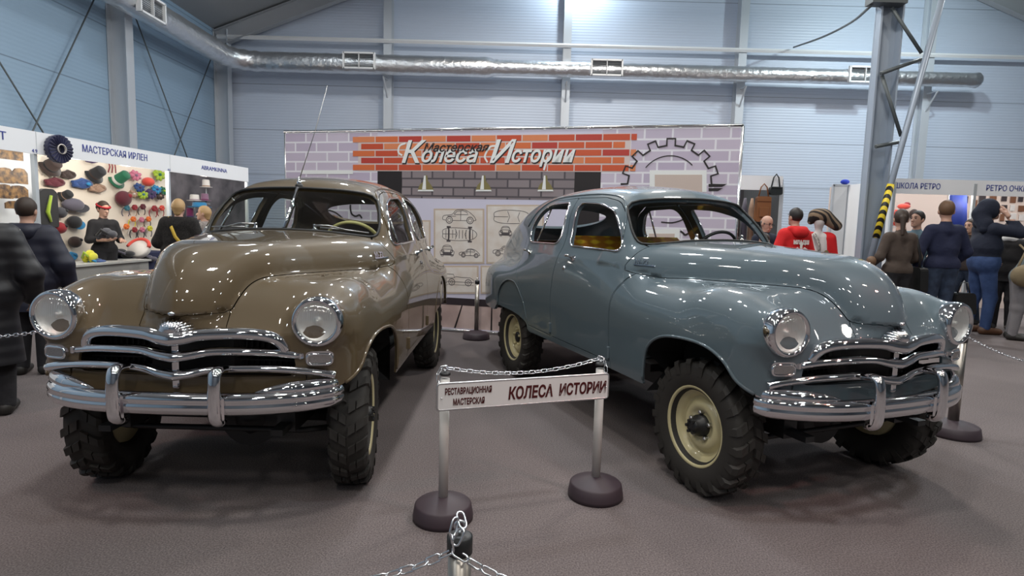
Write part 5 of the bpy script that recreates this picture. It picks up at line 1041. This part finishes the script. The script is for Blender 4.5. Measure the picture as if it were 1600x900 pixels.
def person(label, x, y, face, h, top, bottom, hair=None, hairlen=.0, fat=0., coat=.92, elb=None, wri=None, hair_m=None, lean=0., headyaw=0., nod=0., belly=0., shoe=(.02, .018, .016), legs='trousers', neckline=True, hood=None, headband=None, bald=False, ponytail=False, step=.0, shortsleeve=False, glasses=False, scarf=None):
    """face: heading in radians, 0 looks along -y (towards the camera); x to the figure's left is +x"""
    S_ = h / 1.75; e = empty('person', (x, y, 0), face, label, 'person'); hm = hair_m
    hip = .92; ly = lambda z: -lean * max(0, z - hip)
    J = lambda q: np.array((q[0], q[1] + ly(q[2]), q[2])) * S_
    el = elb or ((-.25, .02, 1.13), (.25, .02, 1.13)); wr = wri or ((-.27, -.04, .88), (.27, -.04, .88)); sh = ((-.170, .0, 1.40), (.170, .0, 1.40))
    hc = (0, -.015 - .03 * (lean > .15), 1.645); R = Matrix.Rotation(headyaw, 3, 'Z') @ Matrix.Rotation(nod, 3, 'X'); Rn = np.array(R)
    C0 = J(hc)
    def hl(P): return (P - C0) @ Rn / S_      # head-local, y- forward
    def head(P):
        q = hl(P); d = ell(q, (0, .01, .03), (.076, .098, .098)); d = smin(d, ell(q, (0, -.022, -.045), (.058, .070, .075)), .04); d = smin(d, cone(q, (0, -.092, .012), (0, -.110, -.022), .010, .016), .018); d = smin(d, ell(q, (0, -.080, -.090), (.026, .020, .02)), .03)
        for s in (-1, 1): d = smin(d, ell(q, (s * .078, .012, -.008), (.012, .022, .033)), .012); d = smax(d, -ell(q, (s * .031, -.098, .018), (.017, .014, .011)), .016)
        d = smin(d, cone(q, (-.02, -.088, -.062), (.02, -.088, -.062), .009, .009), .012)
        return d * S_
    legp = [(-.09, .0), (.09, .0)]; kn = [(-.095, -.02 - step, .49), (.10, -.02 + step * .6, .49)]; an = [(-.10, .02 - step * 1.2, .085), (.11, .02 + step, .085)]
    def torso(P, o): return [lambda P: cone(P, J((-.075, .0, .97)), J((.075, .0, .97)), (.115 + o) * S_, (.115 + o) * S_, .95), lambda P: cone(P, J((0, .0, .98)), J((0, -.0, 1.15)), (.125 + o + belly * .4) * S_, (.125 + o + belly) * S_, .80), lambda P: cone(P, J((-.055, .0, 1.18)), J((-.09, .005, 1.36)), (.11 + o + belly * .5) * S_, (.085 + o) * S_, .85), lambda P: cone(P, J((.055, .0, 1.18)), J((.09, .005, 1.36)), (.11 + o + belly * .5) * S_, (.085 + o) * S_, .85), lambda P: cone(P, J((-.135, .0, 1.40)), J((.135, .0, 1.40)), (.056 + o) * S_, (.056 + o) * S_), lambda P: cone(P, J((0, .01, 1.40)), J((0, .005, 1.50)), (.075 + o * .6) * S_, (.055 + o * .3) * S_)]
    def arm(i, o, cut=1.): 
        w = np.array(el[i]) + (np.array(wr[i]) - np.array(el[i])) * cut
        return [lambda P: cone(P, J(sh[i]), J(el[i]), (.056 + o) * S_, (.043 + o) * S_)] + ([lambda P: cone(P, J(el[i]), J(w), (.043 + o) * S_, (.030 + o) * S_)] if cut > 0 else [])
    def leg(i, o): return [lambda P: cone(P, J((legp[i][0], 0, .93)), J(kn[i]), (.088 + o) * S_, (.056 + o) * S_), lambda P: cone(P, J(kn[i]), J(an[i]), (.056 + o) * S_, (.040 + o) * S_)]
    feet = [lambda P, i=i: cone(P, J((an[i][0], an[i][1] + .02, .045)), J((an[i][0] * 1.15, an[i][1] - .15, .035)), .042 * S_, .036 * S_) for i in (0, 1)]
    lo = np.array((-.55, -.50, -.01)) * S_; hi = np.array((.55, .45, 1.86)) * S_
    bodyp = torso(None, -.012) + arm(0, -.004) + arm(1, -.004) + leg(0, -.006) + leg(1, -.006) + feet
    fb = lambda P: smin(smin(union(P, bodyp, .03 * S_), cone(P, J((0, .01, 1.44)), J((0, -.005, 1.58)), .054 * S_, .050 * S_), .03), head(P), .02)
    V, N, T = surfnet(fb, lo, hi, .021 * S_, 3)
    keep = N[:, 0] > -9; Vs, Ns, Ts = [V], [N], [T]; n = len(V)
    # a finer head replaces the coarse one above the throat; fine hands continue the wrists
    zc = J((0, 0, 1.535))[2]; cut = clip((V, N, T), V[:, 2] - zc if nod < .5 else V[:, 2] - 9); Vs, Ns, Ts = [cut[0]], [cut[1]], [cut[2]]; n = len(cut[0])
    A = surfnet(fb, (C0 - .16 * S_) * (1, 1, 1), C0 + .17 * S_, .0095 * S_, 3); A = clip(A, zc - A[0][:, 2]); Vs.append(A[0]); Ns.append(A[1]); Ts.append(A[2] + n); n += len(A[0])
    for i in (0, 1):
        w = J(wr[i]); d = w - J(el[i]); d /= np.linalg.norm(d); sd = 1 if i else -1; u = np.array((0, -1., 0)); u -= d * (u @ d); u /= max(np.linalg.norm(u), 1e-6); v = np.cross(d, u)
        if v[0] * sd < 0: v = -v
        H_ = lambda a, b_, c: w + (d * a + u * b_ + v * c) * S_
        hp = [lambda P: cone(P, H_(-.03, 0, 0), H_(.02, 0, 0), .027 * S_, .026 * S_), lambda P: cone(P, H_(.035, -.018, -.004), H_(.075, -.022, -.006), .021 * S_, .018 * S_), lambda P: cone(P, H_(.035, .018, -.004), H_(.078, .022, -.006), .021 * S_, .018 * S_)]
        for k, (o, L) in enumerate(((.031, .070), (.011, .080), (-.010, .074), (-.030, .058))):
            hp += [lambda P, o=o, L=L: cone(P, H_(.085, o, -.004), H_(.085 + L * .5, o * 1.1, -.012), .0092 * S_, .0086 * S_), lambda P, o=o, L=L: cone(P, H_(.085 + L * .5, o * 1.1, -.012), H_(.085 + L * .88, o * 1.1, -.038), .0086 * S_, .0075 * S_)]
        hp += [lambda P: cone(P, H_(.035, .028, -.006), H_(.068, .050, -.018), .012 * S_, .010 * S_), lambda P: cone(P, H_(.068, .050, -.018), H_(.094, .052, -.032), .010 * S_, .008 * S_)]
        c_ = H_(.07, 0, -.01); A = surfnet(lambda P: union(P, hp, .008), c_ - .135 * S_, c_ + .135 * S_, .0075 * S_, 2)
        Vs.append(A[0]); Ns.append(A[1]); Ts.append(A[2] + n); n += len(A[0])
    meshobj('body', np.concatenate(Vs), np.concatenate(Ts), M_SKIN, e, normals=np.concatenate(Ns))
    # face details
    b = MB(); lb = MB()
    def hw(q): return Vec((np.array(q) * S_) @ Rn.T + C0)
    for s in (-1, 1):
        b.ball(hw((s * .031, -.084, .018)), .0095 * S_, 8, 6); b.tube([hw((s * .016, -.094, .040)), hw((s * .034, -.093, .046)), hw((s * .052, -.080, .040))], .0042 * S_, n=6)
    b.build('eyes', M_EYE, e); lb.tube([hw((-.022, -.088, -.060)), hw((0, -.100, -.060)), hw((.022, -.088, -.060))], [.004 * S_, .0075 * S_, .004 * S_], n=6); lb.build('lips', M_LIP, e)
    if glasses:
        b = MB()
        for s in (-1, 1): b.tube([hw((s * .033 + .022 * math.cos(t), -.106, .014 + .017 * math.sin(t))) for t in np.linspace(0, 2 * math.pi, 16, endpoint=False)], .002, n=5, closed=True); b.tube([hw((s * .055, -.104, .018)), hw((s * .080, .0, .012))], .002, n=5)
        b.tube([hw((-.011, -.108, .018)), hw((.011, -.108, .018))], .002, n=5); b.build('glasses', M_EYE, e)
    # trousers or skirt, shoes
    lg = [lambda P: cone(P, J((-.07, .0, .96)), J((.07, .0, .96)), (.118 + fat * .4 + belly * .5) * S_, (.118 + fat * .4 + belly * .5) * S_, .95)] + leg(0, .016 + fat * .25) + leg(1, .016 + fat * .25)
    if belly: lg += [lambda P: cone(P, J((0, -.0, .98)), J((0, -.0, 1.06)), (.13 + belly * .7) * S_, (.13 + belly * .8) * S_, .85)]
    A = surfnet(lambda P: union(P, lg, .035), lo, hi, .022 * S_, 3); A = clip(A, A[0][:, 2] - 1.05 * S_); A = clip(A, .06 * S_ - A[0][:, 2]); meshobj(legs, A[0], A[2], bottom, e, normals=A[1])
    for i in (0, 1):
        f = lambda P: smin(cone(P, J((an[i][0], an[i][1] + .025, .05)), J((an[i][0] * 1.15, an[i][1] - .165, .042)), .054 * S_, .044 * S_), cone(P, J((an[i][0], an[i][1] + .01, .05)), J((an[i][0], an[i][1], .13)), .05 * S_, .05 * S_), .03); c_ = J((an[i][0], an[i][1] - .06, .07))
        A = surfnet(f, c_ - .2 * S_, c_ + .2 * S_, .018 * S_, 2); A = (np.column_stack([A[0][:, :2], np.maximum(A[0][:, 2], .004)]), A[1], A[2]); meshobj('shoe', A[0], A[2], mat(f'shoe {shoe}', shoe, .5), e, normals=A[1])
    # upper garment
    tp = torso(None, .014 + fat) + arm(0, .016 + fat * .55, .35 if shortsleeve else .97) + arm(1, .016 + fat * .55, .35 if shortsleeve else .97)
    if coat < .9: w0 = .14 + fat + belly; tp += [lambda P: cone(P, J((0, .0, 1.02)), J((0, .01, coat - .04)), w0 * S_, (w0 + .045 * (1.0 - coat) * 2) * S_, .82)]
    A = surfnet(lambda P: union(P, tp, .035), lo - .02, hi + .02, .021 * S_, 3); A = clip(A, coat * S_ - A[0][:, 2]); A = clip(A, A[0][:, 2] - J((0, 0, 1.515))[2])
    shell('upper_garment', A, .008, top, e)
    if hood:
        hp = [lambda P: cone(P, J((-.11, .05, 1.47)), J((.11, .05, 1.47)), .055 * S_, .055 * S_), lambda P: cone(P, J((-.05, .11, 1.44)), J((.05, .11, 1.44)), .075 * S_, .075 * S_), lambda P: cone(P, J((-.11, .03, 1.46)), J((0, -.085, 1.42)), .04 * S_, .03 * S_), lambda P: cone(P, J((.11, .03, 1.46)), J((0, -.085, 1.42)), .04 * S_, .03 * S_)] if hood == 'down' else [lambda P: ell(hl(P), (0, .03, .02), (.115, .135, .145)) * S_, lambda P: cone(P, J((-.08, .06, 1.48)), J((.08, .06, 1.48)), .075 * S_, .075 * S_), lambda P: cone(P, J((0, .10, 1.60)), J((-.10, .10, 1.40)), .10 * S_, .06 * S_)]
        A = surfnet(lambda P: union(P, hp, .04), J((0, 0, 1.55)) - .36 * S_, J((0, 0, 1.6)) + .32 * S_, .018 * S_, 2)
        if hood == 'up': A = clip(A, -(hl(A[0])[:, 1] + .055))if False else clip(A, -.065 - hl(A[0])[:, 1])
        shell('hood', A, .006, top, e)
    if scarf: MB().tube([Vec(J((.085 * math.cos(t), .07 * math.sin(t), 1.49 + .01 * math.sin(3 * t)))) for t in np.linspace(0, 2 * math.pi, 20, endpoint=False)], .045 * S_, n=8, closed=True).build('scarf', scarf, e)
    # hair
    if hm and hood != 'up':
        def fh(P):
            q = hl(P); d = ell(q, (0, .014, .034), (.086, .108, .106))
            if hairlen: d = smin(d, cone(q, (0, .055, .0), (0, .06, -.02 - hairlen), .078, .05, .8), .04)
            face_cut = np.maximum(-.052 + .35 * (q[:, 2] - .05) - q[:, 1], -9)   # in front of the hairline
            low = (-.045 - max(hairlen, .01) * 1.6) - q[:, 2]
            front_ = smax(-.030 - q[:, 1] - .75 * np.maximum(q[:, 2] - .035, 0), .055 - 2 * np.abs(q[:, 1] + 9) * 0 - 9, .01)
            d = smax(d, front_, .015); d = smax(d, low, .015)
            if bald: d = smax(d, q[:, 2] - .025, .012)
            if ponytail: d = smin(d, cone(q, (0, .118, .02), (0, .165, -.20), .036, .020), .02)
            return d * S_
        A = surfnet(fh, C0 - np.array((.21, .21, .17 + hairlen + .2 * ponytail)) * S_, C0 + .21 * S_, .0125 * S_, 2); meshobj('hair', A[0], A[2], hm, e, normals=A[1])
    if headband: MB().tube([hw((.088 * math.cos(t), .012 + .108 * math.sin(t), .052 + .012 * math.sin(t))) for t in np.linspace(0, 2 * math.pi, 28, endpoint=False)], .017 * S_, n=8, closed=True).build('headband', headband, e)
    return e
HB = mat('dark brown hair', (.035, .020, .013), .6); HL = mat('light brown hair', (.14, .075, .038), .6); HY = mat('blonde hair', (.46, .29, .13), .55); HK = mat('near black hair', (.014, .010, .009), .55); HGY = mat('greying hair', (.12, .10, .09), .7)
F_PUFF = fabric('black quilted cloth', (.007, .007, .010), .5, 3.6); F_NAVYP = fabric('navy quilted cloth', (.010, .011, .026), .6, 3.2); F_FUR = fabric('black fur', (.006, .005, .005), .95, c2=(.02, .017, .016), sc=60); F_BLACK = fabric('black jersey', (.012, .011, .013)); F_DKTR = fabric('dark trousers', (.014, .013, .016)); F_RED = fabric('red fleece', (.62, .012, .014)); F_JEANS = fabric('blue jeans', (.020, .045, .13), c2=(.035, .07, .18)); F_JEAND = fabric('dark jeans', (.018, .028, .055), c2=(.035, .055, .10)); F_NAVY = fabric('navy sweater', (.010, .014, .045)); F_INK = fabric('ink blue sweater', (.006, .010, .026)); F_BROWN = fabric('brown jacket', (.065, .046, .036)); F_GREYT = fabric('grey t-shirt', (.13, .155, .16)); F_GREYP = fabric('grey leggings', (.20, .19, .20)); F_TEAL = fabric('grey blue shirt', (.10, .16, .20)); F_DKCOAT = fabric('dark brown coat', (.030, .020, .018)); F_GREYC = fabric('grey fur collar', (.17, .14, .13), c2=(.28, .25, .23), sc=50)
PI = math.pi
# left side
q = person('person in a long black quilted coat at the left edge of the picture, back turned', -3.76, 4.15, PI + .5, 1.60, F_PUFF, F_DKTR, hair_m=HB, fat=.055, coat=.42, hood='down', elb=((-.30, .02, 1.12), (.30, .02, 1.12)), wri=((-.28, -.14, .92), (.28, -.14, .92)))
q = person('person in a navy quilted jacket with hood down, back turned, facing the hat stall', -4.36, 5.30, PI + .25, 1.575, F_NAVYP, F_DKTR, hair_m=HB, fat=.05, coat=.66, hood='down', elb=((-.31, .02, 1.12), (.31, .02, 1.12)), wri=((-.30, -.10, .90), (.29, -.10, .90)))
q = person('seller in a black top and red headband behind the grey counter, looking down', -6.50, 9.38, 1.15, 1.66, F_BLACK, F_DKTR, hair_m=HB, elb=((-.25, -.02, 1.14), (.25, -.02, 1.14)), wri=((-.12, -.27, 1.14), (.12, -.27, 1.14)), headband=mat('red headband', (.36, .012, .02), .7), nod=.25, hairlen=.02, shortsleeve=True)
q = person('blonde woman in a black fur coat with a yellow bag strap, back turned', -4.86, 8.60, PI + .15, 1.70, F_FUR, F_DKTR, hair_m=HY, fat=.06, coat=.62, hairlen=.05, elb=((-.29, 0, 1.13), (.29, 0, 1.13)), wri=((-.22, -.20, 1.10), (.22, -.20, 1.10)))
S_ = 1.70 / 1.75; M_YB = mat('yellow leather', (.55, .36, .03), .5); b = MB(); b.sweep([Vec(p) * S_ for p in ((.14, -.06, 1.52), (.13, .08, 1.50), (-.02, .205, 1.22), (-.20, .20, .98), (-.27, .05, .88))], [(-.022, -.004), (.022, -.004), (.022, .004), (-.022, .004)], up=(0, 1, 0)); bg = empty('shoulder_bag', q.location, q.rotation_euler[2], 'yellow shoulder bag carried by the blonde woman in black fur', 'bag'); b.build('strap', M_YB, bg); b = MB(); b.prism(rc([(-.12, 0), (.12, 0), (.10, .20), (-.10, .20)], .04, 4), Vec((-.36, .10, .66)) * S_, (0, 1, 0), (0, 0, 1), (1, 0, 0), .10); b.build('body', M_YB, bg)
q = person('blonde woman with a grey fur collar seen in profile beside the brown car roof', -4.98, 9.55, -1.35, 1.63, F_GREYC, F_DKTR, hair_m=HY, fat=.04, coat=.7, hairlen=.05)
# right side, behind the grey car
q = person('person in a bright red hooded jacket with white back print, back turned', 4.08, 8.60, PI + .25, 1.80, F_RED, F_DKTR, hair_m=HK, fat=.025, coat=.86, hood='down', elb=((-.28, 0, 1.13), (.28, 0, 1.13)), wri=((-.24, -.16, .95), (.24, -.16, .95)))
Rz = Matrix.Rotation(q.rotation_euler[2], 3, 'Z'); M_PRT = mat('white print', (.78, .74, .70), .7); S_ = 1.80 / 1.75
def back(body, z, w, sz): text('back_print', body, sz, M_PRT, Vec((w / 2, .142 if z > 1.2 else .152, z)) * S_, (-1, 0, 0), (0, 0, 1), q, extrude=.003, offset=.004, width=w * S_)
back('МЛАДШ', 1.275, .25, .075); back('МЕХАНИК', 1.055, .25, .065)
b = MB(); 
for P in ([(-.02, .12), (.02, .12), (.02, 0), (.045, -.02), (.045, -.045), (-.045, -.045), (-.045, -.02), (-.02, 0)], [(-.11, .02), (-.06, .05), (-.03, .03), (-.03, -.01), (-.11, -.015)], [(.11, .02), (.06, .05), (.03, .03), (.03, -.01), (.11, -.015)]): b.prism([(a, c) for a, c in P], Vec((0, .146, 1.185)) * S_, (-1, 0, 0), (0, 0, 1), (0, 1, 0), .004)
b.build('back_print', M_PRT, q, weld=False)
q = person('bald man with glasses in a dark top looking down, left of the red hooded jacket', 3.93, 9.25, .45, 1.70, F_INK, F_DKTR, hair_m=HGY, bald=True, nod=.35, glasses=True, fat=.02)
q = person('boy with short brown hair in a dark jacket, seen through the grey car windscreen', 3.52, 8.30, -.7, 1.43, F_DKCOAT, F_DKTR, hair_m=HB, fat=.02)
q = person('person in a dark brown coat seen through the grey car windscreen, back turned', 3.56, 9.95, PI - .3, 1.62, F_DKCOAT, F_DKTR, hair_m=HK, fat=.05, coat=.6, hood='down')
q = person('small child whose brown haired head shows above the grey bonnet, by the column', 4.86, 8.0, PI, 1.16, F_TEAL, F_DKTR, hair_m=HL)
q = person('woman in a brown jacket with a ponytail and black shoulder bag, back turned', 5.32, 8.15, PI + .12, 1.80, F_BROWN, F_DKTR, hair_m=HB, fat=-.002, coat=.93, ponytail=True, elb=((-.28, .0, 1.14), (.27, 0, 1.14)), wri=((-.22, -.18, 1.04), (.22, -.18, 1.04)), headyaw=-.5)
bg = empty('shoulder_bag', q.location, q.rotation_euler[2], 'black shoulder bag hanging beside the woman in the brown jacket', 'bag'); b = MB(); b.sweep([Vec(p) for p in ((-.17, -.05, 1.50), (-.19, .06, 1.48), (-.27, .07, 1.2), (-.29, .05, 1.0))], [(-.018, -.004), (.018, -.004), (.018, .004), (-.018, .004)], up=(0, 1, 0)); b.build('strap', M_BLACKMETAL, bg); b = MB(); b.prism(rc([(-.13, 0), (.13, 0), (.10, .34), (-.10, .34)], .05, 4), (-.36, .03, .70), (0, 1, 0), (0, 0, 1), (1, 0, 0), .12); b.build('body', mat('black leather', (.012, .012, .012), .4), bg)
q = person('man in a navy sweater and dark jeans, back turned, holding a black bag', 6.0, 8.25, PI - .05, 1.94, F_NAVY, F_JEAND, hair_m=HL, fat=.008, coat=.94, elb=((-.29, .0, 1.14), (.29, .0, 1.14)), wri=((-.22, -.14, .98), (.29, -.02, .88)), headyaw=-.4)
hbx = empty('hand_bag', (6.0 - .31, 8.20, 0), 0, 'black bag carried low by the man in the navy sweater', 'bag'); b = MB(); b.prism(rc([(-.17, 0), (.17, 0), (.13, .30), (-.13, .30)], .05, 4), (.62, -.06, .40), (1, 0, 0), (0, 0, 1), (0, 1, 0), .14); b.build('body', mat('black leather', (.012, .012, .012), .4), hbx); MB().tube([(.53, 0, .68), (.58, 0, .84), (.66, 0, .84), (.71, 0, .68)], .012, n=6).build('handle', M_BLACKMETAL, hbx)
q = person('man with grey blue shirt seen over the navy sweater man\'s left shoulder', 6.42, 9.45, -.9, 1.84, F_TEAL, F_JEANS, hair_m=HK, headyaw=-.3)
q = person('heavy man in an ink blue hooded top and jeans, one hand raised', 7.22, 9.05, PI / 2 - .15, 2.0, F_INK, F_JEANS, hair_m=HB, fat=.016, belly=.07, hood='up', elb=((-.27, -.24, 1.36), (.26, -.05, 1.12)), wri=((-.13, -.135, 1.60), (.24, -.2, 1.0)), shoe=(.09, .04, .02), step=.05)
q = person('woman with dark hair and a white scarf behind the heavy man, near the right edge', 7.95, 9.5, -.8, 1.72, F_BLACK, F_DKTR, hair_m=HK, hairlen=.03, fat=.02, scarf=mat('white scarf', (.62, .62, .62), .85), coat=.8)
q = person('person in a grey t-shirt and grey leggings leaning forward at the right edge', 7.36, 8.55, 1.0, 1.66, F_GREYT, F_GREYP, hair_m=HB, lean=.45, shortsleeve=True, fat=.02, coat=.90, elb=((-.30, .02, 1.13), (.26, -.05, 1.13)), wri=((-.20, -.22, 1.0), (.16, -.26, 1.0)))
bg = empty('waist_bag', (7.36, 8.55, 0), 0, 'tan cloth bag at the hip of the person in the grey t-shirt', 'bag'); b = MB(); b.ball((-.10, -.22, .95), (.20, .12, .16), 18, 12); b.build('body', fabric('tan canvas', (.22, .17, .10)), bg); MB().tube([(-.2, -.2, 1.08), (-.05, -.12, 1.3), (.0, .05, 1.38)], .015, n=6).build('strap', fabric('tan canvas', (.22, .17, .10)), bg)
q = person('person in dark clothes and jeans between the heavy man and the right edge, mid stride', 7.7, 10.0, -1.2, 1.75, F_DKCOAT, F_JEAND, hair_m=HB, step=.16, fat=.02)
# ---- dressed mannequin
mn = empty('mannequin', (4.86, 9.45, 0), -.25, 'mannequin in a red coat, white scarf and striped fur hat beside the red hooded jacket', 'mannequin')
S_ = 1.0
f1 = [lambda P: cone(P, (-.075, 0, .97), (.075, 0, .97), .12, .12), lambda P: cone(P, (0, 0, 1.0), (0, 0, 1.18), .115, .12, .85), lambda P: cone(P, (-.06, 0, 1.2), (-.08, 0, 1.40), .11, .085, .85), lambda P: cone(P, (.06, 0, 1.2), (.08, 0, 1.40), .11, .085, .85), lambda P: cone(P, (0, 0, 1.42), (0, 0, 1.60), .055, .05), lambda P: ell(P, (0, -.01, 1.67), (.078, .10, .12)), lambda P: cone(P, (0, 0, .95), (0, 0, .45), .14, .16)]
A = surfnet(lambda P: union(P, f1, .04), (-.4, -.35, .4), (.4, .35, 1.85), .02, 3); meshobj('torso', A[0], A[2], mat('mannequin white', (.62, .58, .56), .5), mn, normals=A[1])
f2 = [lambda P, s=s: cone(P, (s * .10, .02, 1.38), (s * .12, .03, .75), .10, .13, .9) for s in (-1, 1)] + [lambda P, s=s: cone(P, (s * .19, 0, 1.40), (s * .26, .02, 1.10), .075, .06) for s in (-1, 1)] + [lambda P, s=s: cone(P, (s * .26, .02, 1.10), (s * .24, -.05, .85), .06, .055) for s in (-1, 1)] + [lambda P: cone(P, (-.15, .03, 1.42), (.15, .03, 1.42), .075, .075)]
A = surfnet(lambda P: union(P, f2, .04), (-.45, -.3, .6), (.45, .35, 1.6), .02, 3); A = clip(A, np.maximum(.065 - np.abs(A[0][:, 0]), A[0][:, 1] + .01) * -1 if False else -np.maximum(np.abs(A[0][:, 0]) - .075, A[0][:, 1] + .02)); A = clip(A, .70 - A[0][:, 2]); shell('coat', A, .01, F_RED, mn)
m = mat('striped fur', (.05, .035, .03), .9); nt, b_ = nodes(m); N = nt.nodes; L = nt.links; tc = N.new('ShaderNodeTexCoord'); wv = N.new('ShaderNodeTexWave'); wv.bands_direction = 'DIAGONAL'; wv.inputs['Scale'].default_value = 5; wv.inputs['Distortion'].default_value = 2; rp = N.new('ShaderNodeValToRGB'); rp.color_ramp.elements[0].position = .4; rp.color_ramp.elements[1].position = .6; rp.color_ramp.elements[0].color = (.015, .011, .010, 1); rp.color_ramp.elements[1].color = (.24, .17, .11, 1); L.new(tc.outputs['Object'], wv.inputs['Vector']); L.new(wv.outputs['Fac'], rp.inputs['Fac']); L.new(rp.outputs['Color'], b_.inputs['Base Color'])
f3 = [lambda P: ell(P, (.0, .03, 1.75), (.14, .17, .12)), lambda P: cone(P, (.08, .0, 1.74), (.26, .02, 1.60), .11, .08), lambda P: cone(P, (-.08, 0, 1.76), (-.12, .02, 1.66), .08, .05)]
A = surfnet(lambda P: union(P, f3, .05), (-.35, -.3, 1.45), (.45, .35, 2.0), .018, 2); meshobj('fur_hat', A[0], A[2], m, mn, normals=A[1])
MB().tube(smooth_curve([(-.08, -.08, 1.47), (-.03, -.14, 1.36), (.0, -.15, 1.22), (-.05, -.14, 1.08)], 4), [.03] * 12 + [.015], n=8, flat=.5).build('patterned_scarf', fabric('snake print', (.10, .09, .08), c2=(.55, .52, .48), sc=30), mn); MB().ball((.10, -.16, 1.13), (.045, .03, .085), 12, 8).build('pendant_bag', fabric('olive leather', (.14, .12, .06)), mn)
MB().lathe([(0, 0), (.16, 0), (.16, .02), (.02, .04), (.02, .5), (0, .5)], n=20).build('stand', M_ALU, mn)
